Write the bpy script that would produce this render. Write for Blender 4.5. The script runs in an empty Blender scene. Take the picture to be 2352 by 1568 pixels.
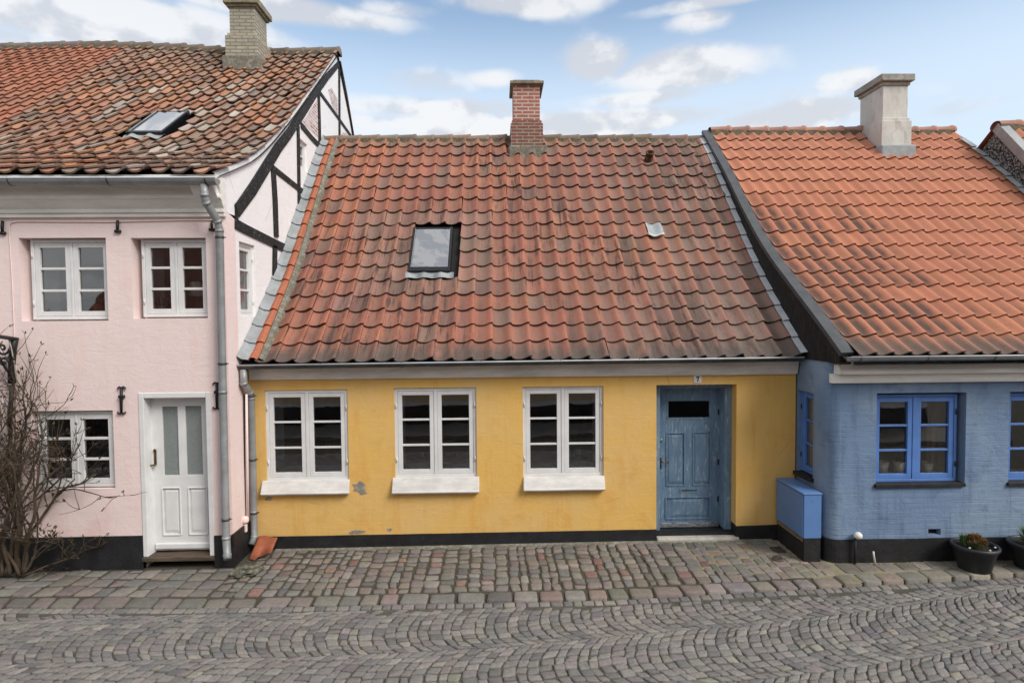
import bpy, bmesh, math, random
from mathutils import Vector, Matrix, noise
from mathutils.geometry import tessellate_polygon
R = math.radians
random.seed(7)
S = bpy.context.scene
COL = S.collection

# ------------------------------------------------------------------ camera
H = 3.15
FPX = 1350.0                      # focal length for a 2352 px wide frame
YAW, PITCH, ROLL = math.atan(32/1350), math.atan(52/1350), .0085
F_ = Vector((math.sin(YAW)*math.cos(PITCH), math.cos(YAW)*math.cos(PITCH), -math.sin(PITCH)))
R0 = Vector((math.cos(YAW), -math.sin(YAW), 0)); U0 = R0.cross(F_)
RT = (R0*math.cos(ROLL) - U0*math.sin(ROLL)).normalized()
UP = (U0*math.cos(ROLL) + R0*math.sin(ROLL)).normalized()
C0 = Vector((0, 0, H))
cd = bpy.data.cameras.new('camera'); cam = bpy.data.objects.new('camera', cd); COL.objects.link(cam)
cd.sensor_width = 36; cd.lens = 36*FPX/2352; cd.clip_end = 2000; cd.clip_start = .05
m = Matrix.Identity(4)
for i in range(3):
    m[i][0] = RT[i]; m[i][1] = UP[i]; m[i][2] = -F_[i]; m[i][3] = C0[i]
cam.matrix_world = m
S.camera = cam

def ray(px, py): return F_ + RT*((px-1176)/FPX) + UP*((784-py)/FPX)
def W(px, py, Y):                 # survey point on a plane Y = const
    d = ray(px, py); return C0 + d*(Y/d.y)
def WX(px, py, X):                # survey point on a plane X = const
    d = ray(px, py); return C0 + d*(X/d.x)
def WZ(px, py, z=0.0):
    d = ray(px, py); return C0 + d*((z-H)/d.z)

# ------------------------------------------------------------------ mesh builder
class Fr:
    def __init__(s, o, x=(1,0,0), y=(0,1,0), z=(0,0,1)):
        s.o = Vector(o); s.x = Vector(x); s.y = Vector(y); s.z = Vector(z)
    def __call__(s, a, b, c): return s.o + s.x*a + s.y*b + s.z*c
WORLD = Fr((0,0,0))

class MB:
    def __init__(s): s.v=[]; s.f=[]; s.c=[]; s.mi=[]; s.uv=[]; s.sm=[]; s.col=(1,1,1,1); s.m=0; s.u=(0,0); s.smooth=False
    def vert(s, p, uv=None, col=None):
        s.v.append(Vector(p)); s.c.append(col or s.col); s.uv.append(uv or s.u); return len(s.v)-1
    def face(s, idx, mi=None): s.f.append(tuple(idx)); s.mi.append(s.m if mi is None else mi); s.sm.append(s.smooth)
    def quad(s, *p): s.face([s.vert(q) for q in p])
    def box(s, x0,x1,y0,y1,z0,z1, fr=WORLD):
        P=[fr(x,y,z) for x in (x0,x1) for y in (y0,y1) for z in (z0,z1)]
        i=[s.vert(p) for p in P]
        for q in ((0,1,3,2),(4,6,7,5),(0,4,5,1),(2,3,7,6),(0,2,6,4),(1,5,7,3)): s.face([i[k] for k in q])
    def ring(s, pts): return [s.vert(p) for p in pts]
    def tube(s, pts, r, n=10, cap=True):
        pts=[Vector(p) for p in pts]; rs = r if isinstance(r,(list,tuple)) else [r]*len(pts)
        prev=None; up=None; sm=s.smooth; s.smooth=True
        for k,p in enumerate(pts):
            t=(pts[min(k+1,len(pts)-1)]-pts[max(k-1,0)]).normalized()
            if up is None: up = t.orthogonal().normalized()
            a=(up - t*up.dot(t)).normalized(); b=t.cross(a); up=a
            ri=[s.vert(p+a*(math.cos(2*math.pi*j/n)*rs[k])+b*(math.sin(2*math.pi*j/n)*rs[k])) for j in range(n)]
            if prev:
                for j in range(n): s.face((prev[j],prev[(j+1)%n],ri[(j+1)%n],ri[j]))
            elif cap and rs[k]>1e-4: s.face(ri[::-1])
            prev=ri
        if cap: s.face(prev)
        s.smooth=sm
    def lathe(s, c, prof, n=20, sx=1, sy=1, fr=None):
        c=Vector(c); prev=None; sm=s.smooth; s.smooth=True
        for (r,z) in prof:
            ri=[]
            for j in range(n):
                a=2*math.pi*j/n; l=(r*math.cos(a)*sx, r*math.sin(a)*sy, z)
                ri.append(s.vert(c+Vector(l) if fr is None else fr(*l)))
            if prev:
                for j in range(n): s.face((prev[j],prev[(j+1)%n],ri[(j+1)%n],ri[j]))
            prev=ri
        s.smooth=sm
    def poly(s, outer, holes, fr, th):      # 2D outline (a,c) in frame x,z extruded along frame y
        loops=[outer]+list(holes)
        flat=[p for l in loops for p in l]
        tris=tessellate_polygon([[Vector((p[0],p[1],0)) for p in l] for l in loops])
        a=[s.vert(fr(p[0],0,p[1])) for p in flat]; b=[s.vert(fr(p[0],th,p[1])) for p in flat]
        for t in tris: s.face([a[i] for i in t]); s.face([b[i] for i in reversed(t)])
        k=0
        for l in loops:
            n=len(l)
            for j in range(n):
                s.face((a[k+j],a[k+(j+1)%n],b[k+(j+1)%n],b[k+j]))
            k+=n
    def build(s, name, mat, parent=None, bevel=0, label=None, fixn=False):
        off = wloc(parent) if parent else Vector((0,0,0))
        me=bpy.data.meshes.new(name)
        me.from_pydata([v-off for v in s.v],[],s.f)
        mats = mat if isinstance(mat,(list,tuple)) else [mat]
        for mm in mats: me.materials.append(mm)
        me.polygons.foreach_set('material_index', s.mi)
        me.polygons.foreach_set('use_smooth', s.sm)
        ca=me.color_attributes.new('tone','FLOAT_COLOR','POINT')
        ca.data.foreach_set('color',[x for c in s.c for x in c])
        uvl=me.uv_layers.new(name='UVMap')
        li=[0]*len(me.loops); me.loops.foreach_get('vertex_index',li)
        uvl.data.foreach_set('uv',[x for i in li for x in s.uv[i]])
        if fixn:
            bm=bmesh.new(); bm.from_mesh(me); bmesh.ops.recalc_face_normals(bm,faces=bm.faces); bm.to_mesh(me); bm.free()
        o=bpy.data.objects.new(name,me); COL.objects.link(o)
        if parent: o.parent=parent
        if bevel:
            b=o.modifiers.new('Bevel','BEVEL'); b.width=bevel; b.segments=2; b.limit_method='ANGLE'; b.angle_limit=R(40)
            b.harden_normals=False
        if label: o['label']=label
        me.update(); return o
def wloc(o):
    v=Vector((0,0,0))
    while o is not None: v=v+o.location; o=o.parent
    return v
def thing(name, loc, label, cat, group=None):
    o=bpy.data.objects.new(name,None); o.empty_display_size=.2; COL.objects.link(o); o.location=loc
    return tag(o,label,cat,group)
def tag(o,label,cat,group=None):
    o['label']=label; o['category']=cat
    if group: o['group']=group
    return o
def struct(o): o['kind']='structure'; return o

# ------------------------------------------------------------------ materials
class NT:
    def __init__(s, nt): s.nt=nt; s.n=nt.nodes; s.l=nt.links
    def add(s,t,**kw):
        n=s.n.new(t)
        for k,v in kw.items(): setattr(n,k,v)
        return n
    def put(s,sock,v):
        if isinstance(v,bpy.types.NodeSocket): s.l.new(v,sock)
        elif v is not None:
            if isinstance(v,(tuple,list)) and len(v)==3 and sock.type=='RGBA': v=(*v,1)
            sock.default_value=v
    def math(s,op,a,b=None,c=None,clamp=False):
        n=s.add('ShaderNodeMath',operation=op,use_clamp=clamp)
        s.put(n.inputs[0],a); s.put(n.inputs[1],b)
        if c is not None: s.put(n.inputs[2],c)
        return n.outputs[0]
    def mix(s,f,a,b,mode='MIX'):
        n=s.add('ShaderNodeMix',data_type='RGBA',blend_type=mode)
        s.put(n.inputs[0],f); s.put(n.inputs[6],a); s.put(n.inputs[7],b); return n.outputs[2]
    def noise(s,vec,scale,detail=4,rough=.55,dist=0):
        n=s.add('ShaderNodeTexNoise'); s.put(n.inputs['Vector'],vec); n.inputs['Scale'].default_value=scale
        n.inputs['Detail'].default_value=detail; n.inputs['Roughness'].default_value=rough; n.inputs['Distortion'].default_value=dist
        return n.outputs[0]
    def ramp(s,f,lo,hi,a=0.,b=1.,interp='SMOOTHSTEP'):
        n=s.add('ShaderNodeMapRange',interpolation_type=interp); s.put(n.inputs[0],f)
        for i,v in zip((1,2,3,4),(lo,hi,a,b)): s.put(n.inputs[i],v)
        return n.outputs[0]
    def map(s,vec,scale=(1,1,1),loc=(0,0,0),rot=(0,0,0)):
        n=s.add('ShaderNodeMapping'); s.put(n.inputs[0],vec); n.inputs['Scale'].default_value=scale; n.inputs['Location'].default_value=loc; n.inputs['Rotation'].default_value=rot
        return n.outputs[0]
def newmat(name):
    mt=bpy.data.materials.new(name); mt.use_nodes=True; nt=NT(mt.node_tree)
    b=mt.node_tree.nodes['Principled BSDF']; return mt,nt,b
def coords(nt):                    # world position: stable under parenting
    return nt.add('ShaderNodeNewGeometry').outputs['Position']
def bump(nt,b,h,strength,dist=.02):
    n=nt.add('ShaderNodeBump'); n.inputs['Strength'].default_value=strength; n.inputs['Distance'].default_value=dist
    nt.put(n.inputs['Height'],h); nt.l.new(n.outputs[0],b.inputs['Normal'])

def paint(name,col,rough=.5,var=.12,sc=6,bs=.15,spots=None,spot_amt=.0,metal=0.,stretch=(1,1,1),col2=None):
    mt,nt,b=newmat(name); P=nt.map(coords(nt),stretch)
    n=nt.noise(P,sc,5,.6); n2=nt.noise(P,sc*9,4,.6)
    c2=col2 or tuple(x*(1-var*2.2) for x in col)
    c=nt.mix(nt.ramp(n,.3,.7),col,c2)
    c=nt.mix(nt.ramp(n2,.35,.75,0,var*1.5),c,tuple(x*.6 for x in col))
    if spots: c=nt.mix(nt.math('MULTIPLY',nt.ramp(nt.noise(P,sc*2.3,6,.7),1-spot_amt*1.0-.12,1-spot_amt),1),c,spots)
    nt.put(b.inputs['Base Color'],c)
    nt.put(b.inputs['Roughness'],nt.ramp(n2,.2,.8,rough-.08,rough+.1)); b.inputs['Metallic'].default_value=metal
    if bs: bump(nt,b,nt.math('ADD',n2,nt.math('MULTIPLY',n,2)),bs,.01)
    return mt

def plaster(name,c1,c2,c3,brick=0.,bs=.35,stain=None):
    mt,nt,b=newmat(name); P=coords(nt)
    big=nt.noise(P,.9,4,.6,.6); mid=nt.noise(P,3.5,6,.65,.4); fine=nt.noise(P,38,5,.7); streak=nt.noise(nt.map(P,(5,5,.5)),1.5,5,.6)
    c=nt.mix(nt.ramp(big,.35,.68),c1,c2)
    c=nt.mix(nt.ramp(mid,.5,.75,0,.55),c,c3)
    c=nt.mix(nt.ramp(streak,.50,.72,0,.5),c,c3)
    c=nt.mix(nt.ramp(fine,.55,.8,0,.18),c,tuple(x*.55 for x in c1))
    vo=nt.add('ShaderNodeTexVoronoi',feature='DISTANCE_TO_EDGE'); nt.put(vo.inputs['Vector'],nt.mix(.12,P,nt.add('ShaderNodeTexNoise').outputs[1])); vo.inputs['Scale'].default_value=1.3
    ck=nt.math('MULTIPLY',nt.ramp(vo.outputs['Distance'],.010,.002),nt.ramp(nt.noise(P,1.1,3,.5),.56,.68))
    c=nt.mix(nt.math('MULTIPLY',ck,.45),c,tuple(x*.45 for x in c1))
    if stain:                              # rising damp / wear low on the wall, a property of the plaster
        z=nt.add('ShaderNodeSeparateXYZ'); nt.l.new(P,z.inputs[0])
        f=nt.math('MULTIPLY',nt.ramp(z.outputs[2],1.0,.1),nt.ramp(nt.noise(P,2.2,7,.7,.5),.45,.68))
        c=nt.mix(nt.math('MULTIPLY',f,.6),c,stain)
    nt.put(b.inputs['Base Color'],c); b.inputs['Roughness'].default_value=.9
    h=nt.math('ADD',nt.math('MULTIPLY',mid,1.6),nt.math('MULTIPLY',fine,.35))
    hor=nt.noise(nt.map(P,(2.2,2.2,13)),1.4,4,.6,.5)
    h=nt.math('ADD',h,nt.math('MULTIPLY',hor,.5+brick*1.6))
    if brick:
        s=nt.add('ShaderNodeSeparateXYZ'); nt.l.new(P,s.inputs[0])
        cb=nt.add('ShaderNodeCombineXYZ'); nt.put(cb.inputs[0],nt.math('ADD',s.outputs[0],s.outputs[1])); nt.put(cb.inputs[1],nt.math('ADD',s.outputs[2],nt.math('MULTIPLY',mid,.03)))
        bt=nt.add('ShaderNodeTexBrick'); nt.l.new(cb.outputs[0],bt.inputs[0]); bt.inputs['Scale'].default_value=1
        bt.inputs['Brick Width'].default_value=.24; bt.inputs['Row Height'].default_value=.067; bt.inputs['Mortar Size'].default_value=.009; bt.inputs['Mortar Smooth'].default_value=.9
        h=nt.math('SUBTRACT',h,nt.math('MULTIPLY',bt.outputs['Fac'],nt.ramp(mid,.35,.7,.1,brick)))
    bump(nt,b,h,bs,.02)
    return mt

def brickmat(name,c1,c2,mortar,w=.23,h=.066,ms=.012,lich=None,rot=0):
    mt,nt,b=newmat(name); P=coords(nt); s=nt.add('ShaderNodeSeparateXYZ'); nt.l.new(P,s.inputs[0])
    cb=nt.add('ShaderNodeCombineXYZ'); nt.put(cb.inputs[0],nt.math('ADD',s.outputs[0],s.outputs[1])); nt.put(cb.inputs[1],s.outputs[2])
    bt=nt.add('ShaderNodeTexBrick'); nt.l.new(cb.outputs[0],bt.inputs[0])
    for k,v in (('Scale',1),('Brick Width',w),('Row Height',h),('Mortar Size',ms),('Mortar Smooth',.3),('Bias',0)): bt.inputs[k].default_value=v
    nt.put(bt.inputs['Color1'],c1); nt.put(bt.inputs['Color2'],c2); nt.put(bt.inputs['Mortar'],mortar)
    n=nt.noise(P,9,6,.7); c=nt.mix(nt.ramp(n,.45,.75,0,.6),bt.outputs[0],tuple(x*.55 for x in c1))
    if lich: c=nt.mix(nt.ramp(nt.noise(P,4.5,5,.7),.58,.7,0,.85),c,lich)
    nt.put(b.inputs['Base Color'],c); b.inputs['Roughness'].default_value=.92
    bump(nt,b,nt.math('SUBTRACT',nt.math('MULTIPLY',n,.5),bt.outputs['Fac']),.6,.02)
    return mt

def tonemat(name,rough=.85,var=.5,bs=.4,fs=60,dark=(.03,.025,.02),gloss=.3,uvstreak=0,lich=None,lo=.5,hi=.8):
    mt,nt,b=newmat(name); P=coords(nt)
    a=nt.add('ShaderNodeVertexColor',layer_name='tone')
    n=nt.noise(P,fs,5,.65); n2=nt.noise(P,fs/6,5,.65)
    c=nt.mix(nt.ramp(n,.35,.75,0,var),a.outputs[0],nt.mix(1,a.outputs[0],(.5,.47,.45),'MULTIPLY'))
    c=nt.mix(nt.ramp(n2,lo,hi,0,var*.9),c,nt.mix(1,a.outputs[0],(.6,.66,.72),'MULTIPLY'))
    if uvstreak:
        uv=nt.add('ShaderNodeUVMap'); st=nt.noise(nt.map(uv.outputs[0],(13,1.3,1)),1.0,6,.7)
        msk=nt.noise(nt.map(uv.outputs[0],(.55,.35,1)),1.0,3,.5)
        f=nt.math('MULTIPLY',nt.ramp(st,.48,.64),nt.ramp(msk,.36,.60))
        c=nt.mix(nt.math('MULTIPLY',f,uvstreak),c,dark)
    if lich: c=nt.mix(nt.ramp(nt.noise(P,7,5,.75),.64,.7,0,.8),c,lich)
    nt.put(b.inputs['Base Color'],c); b.inputs['Roughness'].default_value=rough; b.inputs['Specular IOR Level'].default_value=gloss
    bump(nt,b,nt.math('ADD',n,nt.math('MULTIPLY',n2,2)),bs,.006)
    return mt

def glassmat(name,refl=.09,tint=(1,1,1)):
    mt=bpy.data.materials.new(name); mt.use_nodes=True; nt=NT(mt.node_tree); nt.n.clear()
    o=nt.add('ShaderNodeOutputMaterial'); t=nt.add('ShaderNodeBsdfTransparent'); g=nt.add('ShaderNodeBsdfGlossy'); mx=nt.add('ShaderNodeMixShader')
    nt.put(t.inputs[0],tint); g.inputs['Roughness'].default_value=.01
    fr=nt.add('ShaderNodeFresnel'); fr.inputs[0].default_value=1.5
    P=coords(nt); bp=nt.add('ShaderNodeBump'); bp.inputs['Strength'].default_value=.06; bp.inputs['Distance'].default_value=.02
    nt.put(bp.inputs['Height'],nt.noise(P,2.5,2,.5)); nt.l.new(bp.outputs[0],g.inputs['Normal'])
    nt.put(mx.inputs[0],nt.math('ADD',fr.outputs[0],refl-.04,clamp=True)); nt.l.new(t.outputs[0],mx.inputs[1]); nt.l.new(g.outputs[0],mx.inputs[2]); nt.l.new(mx.outputs[0],o.inputs[0])
    return mt

M={}
M['yellow']=plaster('yellow_limewash',(.76,.465,.125),(.73,.47,.17),(.68,.345,.06),bs=.3,stain=(.72,.50,.20))
M['pink']=plaster('pink_limewash',(.86,.70,.665),(.84,.69,.665),(.85,.63,.575),bs=.32,stain=(.77,.50,.42))
M['white_wall']=plaster('white_limewash',(.90,.885,.875),(.88,.86,.85),(.85,.81,.79),bs=.4)
M['blue']=plaster('blue_limewash',(.165,.25,.385),(.23,.315,.425),(.085,.125,.215),brick=.16,bs=.5,stain=(.23,.30,.40))
M['tar']=paint('black_tar_plinth',(.018,.018,.02),.6,.3,7,.5,spots=(.07,.07,.07),spot_amt=.25)
M['white']=paint('white_paint',(.78,.78,.77),.4,.05,5,.08)
M['white_old']=paint('weathered_white_paint',(.76,.74,.70),.55,.10,4,.2,spots=(.42,.34,.26),spot_amt=.24,stretch=(1,1,3))
M['cornice']=paint('cornice_paint',(.90,.85,.78),.7,.12,3,.3,stretch=(.6,1,3))
M['cornice_w']=paint('white_cornice_paint',(.92,.89,.83),.6,.08,3,.2,stretch=(.6,1,3))
M['door_blue']=paint('weathered_blue_door_paint',(.125,.205,.32),.6,.2,5,.25,spots=(.35,.42,.47),spot_amt=.34,stretch=(3,3,.6),col2=(.17,.29,.40))
M['door_bare']=paint('worn_pale_blue_wood',(.38,.43,.46),.75,.3,7,.35,spots=(.10,.08,.06),spot_amt=.4,stretch=(1,1,5))
M['win_blue']=paint('bright_blue_window_paint',(.11,.245,.60),.45,.08,5,.1,spots=(.6,.6,.6),spot_amt=.2)
M['box_blue']=paint('blue_cabinet_enamel',(.115,.235,.50),.45,.06,2.5,.05)
M['zinc']=paint('zinc_sheet',(.36,.375,.38),.5,.18,5,.2,metal=.3,col2=(.26,.27,.27))
M['zinc_light']=paint('pale_lead_flashing',(.36,.385,.395),.6,.2,5,.4,col2=(.25,.27,.27))
M['zinc_white']=paint('light_zinc_soaker',(.55,.58,.60),.5,.1,4,.2)
M['zinc_dark']=paint('dark_weathered_zinc',(.105,.11,.11),.5,.3,5,.2,metal=.3)
M['cap_zinc']=paint('grey_zinc_coping',(.085,.09,.095),.55,.15,5,.2)
M['black_wood']=paint('black_tarred_boards',(.011,.010,.009),.75,.4,3,.5,spots=(.04,.03,.02),spot_amt=.36,stretch=(6,6,.7))
M['timber']=paint('black_timber',(.02,.02,.02),.8,.3,11,.8,spots=(.3,.29,.28),spot_amt=.30,stretch=(1,1,1))
M['iron']=paint('black_iron',(.012,.012,.013),.5,.3,9,.3)
M['black_frame']=paint('black_metal_frame',(.008,.009,.011),.35,.2,9,.05)
M['brass']=paint('aged_brass',(.22,.13,.06),.4,.3,20,.1,metal=.8)
M['steel']=paint('dull_steel',(.5,.48,.45),.35,.2,20,.1,metal=.8)
M['wood']=paint('brown_wood_sill',(.13,.09,.06),.7,.3,6,.3,stretch=(.5,4,4))
M['stone_white']=paint('pale_step_stone',(.60,.57,.51),.85,.15,5,.4,spots=(.2,.18,.14),spot_amt=.3)
M['mortar']=paint('grey_mortar',(.33,.31,.27),.95,.25,9,.9,spots=(.16,.15,.09),spot_amt=.42)
M['mossy']=paint('mossy_mortar',(.11,.09,.065),.95,.4,9,1.,spots=(.26,.19,.06),spot_amt=.36,col2=(.15,.135,.11))
M['patch']=paint('bare_grey_render',(.37,.34,.30),.95,.2,12,.5)
M['moss_stone']=paint('mossy_stone',(.13,.125,.085),.9,.35,7,.8,spots=(.24,.23,.18),spot_amt=.4)
M['room_light']=paint('light_room_wall',(.8,.77,.70),.9,.1,2,.0)
M['room']=paint('dim_room_wall',(.42,.38,.33),.9,.1,2,.0)
M['lining']=paint('white_window_lining',(.82,.83,.83),.6,.06,4,.0)
M['glass']=glassmat('window_glass',.20)
M['glass_sky']=glassmat('skylight_glass',.62,(.6,.63,.65))
M['glass_bright']=glassmat('bright_skylight_glass',.93,(.6,.63,.65))
M['frost']=paint('patterned_frosted_glass',(.26,.31,.30),.25,.12,3,.1)
M['brick_red']=brickmat('red_chimney_brick',(.43,.125,.085),(.33,.105,.075),(.46,.42,.36),w=.24,h=.071,ms=.017,lich=None)
M['brick_yel']=brickmat('yellow_chimney_brick',(.44,.40,.29),(.33,.31,.24),(.23,.215,.185),w=.24,h=.07,ms=.014,lich=(.24,.22,.16))
M['brick_exposed']=brickmat('brick_under_worn_whitewash',(.42,.17,.13),(.70,.62,.60),(.72,.68,.66),w=.2,h=.06,ms=.016,lich=(.74,.70,.68))
M['brick_base']=brickmat('old_dirty_brick',(.25,.075,.05),(.19,.08,.055),(.30,.27,.22),ms=.014,lich=(.24,.20,.12))
M['render_grey']=paint('pale_chimney_render',(.66,.64,.58),.9,.10,2.5,.35,spots=(.45,.43,.38),spot_amt=.36,stretch=(1,1,.4))
M['conc_cap']=paint('lichened_concrete',(.30,.28,.22),.95,.25,8,.7,spots=(.40,.27,.06),spot_amt=.36)
M['dark_gable']=paint('blackened_gable_render',(.022,.022,.024),.95,.3,12,.9,spots=(.30,.29,.28),spot_amt=.42)
M['terra']=paint('terracotta',(.42,.125,.06),.8,.15,6,.2)
M['pot']=paint('dark_plastic_pot',(.028,.031,.036),.45,.1,5,.05)
M['soil']=paint('potting_soil',(.03,.022,.015),.95,.4,20,1.)
M['white_cer']=paint('white_ceramic',(.82,.80,.74),.4,.05,5,.0)
M['shade']=paint('cream_lampshade',(.62,.60,.52),.8,.05,5,.0)
M['curtain']=paint('striped_curtain_cloth',(.8,.68,.55),.95,.3,18,.2,col2=(.16,.11,.09),stretch=(1,1,.05))
M['tile']=tonemat('clay_roof_tile',.8,.55,.4,55,uvstreak=.85,dark=(.065,.045,.04))
M['tile_old']=tonemat('old_clay_roof_tile',.85,.6,.5,40,uvstreak=.3,dark=(.11,.10,.08),lich=(.34,.24,.07))
M['tile_new']=tonemat('new_clay_roof_tile',.75,.35,.3,50,uvstreak=.0)
M['sett']=tonemat('granite_sett',.8,.55,.9,34,gloss=.35,lo=.4,hi=.7)
M['cobble']=tonemat('granite_cobble',.8,.5,.9,26,gloss=.35,lo=.4,hi=.7)
M['leaf']=tonemat('plant_leaf',.7,.3,.1,40)
M['bark']=paint('rose_bark',(.095,.06,.04),.85,.35,14,.4,col2=(.06,.05,.028))

# ------------------------------------------------------------------ roofs
def resample(prof, n):
    L=[0]
    for a,b in zip(prof,prof[1:]): L.append(L[-1]+math.hypot(b[0]-a[0],b[1]-a[1]))
    def at(s):
        s=max(0,min(L[-1]-1e-6,s))
        for i in range(len(L)-1):
            if s<=L[i+1]:
                t=(s-L[i])/(L[i+1]-L[i]); a,b=prof[i],prof[i+1]
                return (a[0]+(b[0]-a[0])*t, a[1]+(b[1]-a[1])*t)
    return at,L[-1]
def smooth_prof(prof,it=2):
    for _ in range(it):
        q=[prof[0]]
        for a,b in zip(prof,prof[1:]):
            q+= [(a[0]*.75+b[0]*.25,a[1]*.75+b[1]*.25),(a[0]*.25+b[0]*.75,a[1]*.25+b[1]*.75)]
        q.append(prof[-1]); prof=q
    return prof
PROF_A=[(0,.70),(.05,.42),(.13,.17),(.24,.03),(.36,0),(.48,.06),(.60,.24),(.72,.56),(.82,.86),(.89,.98),(.95,1.0),(1.0,.90)]
PROF_P=[(0,.40),(.07,.22),(.16,.07),(.28,0),(.40,.03),(.53,.17),(.66,.47),(.78,.80),(.88,.97),(.96,1.0),(1.04,.93)]
PROF_B=[(0,.62),(.08,.36),(.18,.12),(.30,0),(.42,.06),(.54,.26),(.66,.56),(.78,.85),(.88,.99),(.95,.97),(1.0,.86)]
class Roof:
    def __init__(s, prof, x0, x1, warp=None):
        s.prof=smooth_prof(prof); s.at,s.L=resample(s.prof,0); s.x0=x0; s.x1=x1; s.warp=warp or (lambda x,t:0)
    def pt(s,x,ss,n=0):
        sc_=max(.04,min(s.L-.04,ss)); a=s.at(sc_-.03); b=s.at(sc_+.03); ty,tz=b[0]-a[0],b[1]-a[1]; l=math.hypot(ty,tz) or 1
        p=s.at(ss); ny,nz=-tz/l,ty/l
        if ss>s.L: p=(p[0]+(ss-s.L)*ty/l, p[1]+(ss-s.L)*tz/l)
        if ss<0: p=(p[0]+ss*ty/l, p[1]+ss*tz/l)
        return Vector((x,p[0]+ny*n,p[1]+nz*n+s.warp(x,ss/s.L)))
    def fr(s,x,ss,n=0):
        o=s.pt(x,ss,n); t=(s.pt(x,ss+.15)-s.pt(x,ss-.15)).normalized(); return Fr(o,(1,0,0),t,Vector((1,0,0)).cross(t))
    def hit(s,px,py,n=0):
        best=None
        for k in range(2001):
            ss=s.L*k/2000; p=s.at(ss); w=W(px,py,p[0]); e=abs(w.z-p[1]-n*1.38-s.warp(w.x,ss/s.L))
            if best is None or e<best[0]: best=(e,w.x,ss)
        return best[1],best[2]
    def tiles(s,mb,ncol,ncrs,A,prof,tone,skip=(),x0=None,x1=None,lift=.034,jit=.004,thick=.02,skew=0):
        x0=s.x0 if x0 is None else x0; x1=s.x1 if x1 is None else x1
        w=(x1-x0)/ncol; c=s.L/ncrs
        for i in range(ncrs):
            for j in range(ncol):
                xc=x0+(j+.5)*w; sc=(i+.5)*c
                if any(a<xc<b and e<sc<f for a,b,e,f in skip): continue
                jx=random.gauss(0,jit); js=random.gauss(0,jit*2); jn=random.gauss(0,jit*.6); rot=random.gauss(0,jit*.8)
                s0=i*c-.0+js; s1=(i+1)*c+.05
                if i==0: s0-=.03
                fa=s.pt(xc,s0,0); n0=(s.pt(xc,s0,1)-fa).normalized(); fb=s.pt(xc,s1,0); n1=(s.pt(xc,s1,1)-fb).normalized()
                col=tone(xc,sc,i,j)
                rows=[]; NT_=3
                for k in range(NT_+1):
                    t=k/NT_; row=[]
                    for u,z in prof:
                        x=x0+(j+u)*w+jx+rot*(t-.5)+ (u-.5)*.012*(1-t)
                        wz=s.warp(x,sc/s.L)-s.warp(xc,sc/s.L)
                        p=fa.lerp(fb,t); nn=n0.lerp(n1,t)
                        off=lift*(1-t)+jn*(1-t)+A*z
                        p=Vector((x,p.y,p.z+wz))+nn*off
                        cc=col
                        if callable(col): cc=col(u,t)
                        row.append(mb.vert(p,uv=(x,s0+t*(s1-s0)),col=cc))
                    rows.append(row)
                mb.smooth=True
                for a,b in zip(rows,rows[1:]):
                    for q in range(len(a)-1): mb.face((a[q],a[q+1],b[q+1],b[q]))
                mb.smooth=False
                c0=[x*.55 for x in (col(.5,0) if callable(col) else col)[:3]]+[1]  # lips darkened below the tile colour to stand for shadow gaps at the overlaps
                top=[mb.vert(mb.v[q],uv=mb.uv[q],col=c0) for q in rows[0]]; bot=[mb.vert(mb.v[q]-n0*thick,uv=mb.uv[q],col=c0) for q in rows[0]]
                for q in range(len(top)-1): mb.face((top[q],bot[q],bot[q+1],top[q+1]))
                # side lip of the tile's raised edge
                e=rows; 
                for a,b in zip(rows,rows[1:]):
                    va=[a[-1],b[-1]]; lo=[mb.vert(mb.v[q]-n0*thick,uv=mb.uv[q],col=c0) for q in va]; hi=[mb.vert(mb.v[q],uv=mb.uv[q],col=c0) for q in va]
                    mb.face((hi[0],lo[0],lo[1],hi[1]))
    def deck(s,mb,back=None,n=-.035):
        K=24; prev=None
        for k in range(K+1):
            ss=s.L*k/K
            r=[mb.vert(s.pt(s.x0+(s.x1-s.x0)*q/8,ss,n),col=(.02,.018,.016,1)) for q in range(9)]
            if prev:
                for q in range(8): mb.face((prev[q],prev[q+1],r[q+1],r[q]))
            prev=r
        if back:
            r=[mb.vert((s.x0+(s.x1-s.x0)*q/8,back[0],back[1]),col=(.3,.1,.06,1)) for q in range(9)]
            for q in range(8): mb.face((prev[q],prev[q+1],r[q+1],r[q]))
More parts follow.
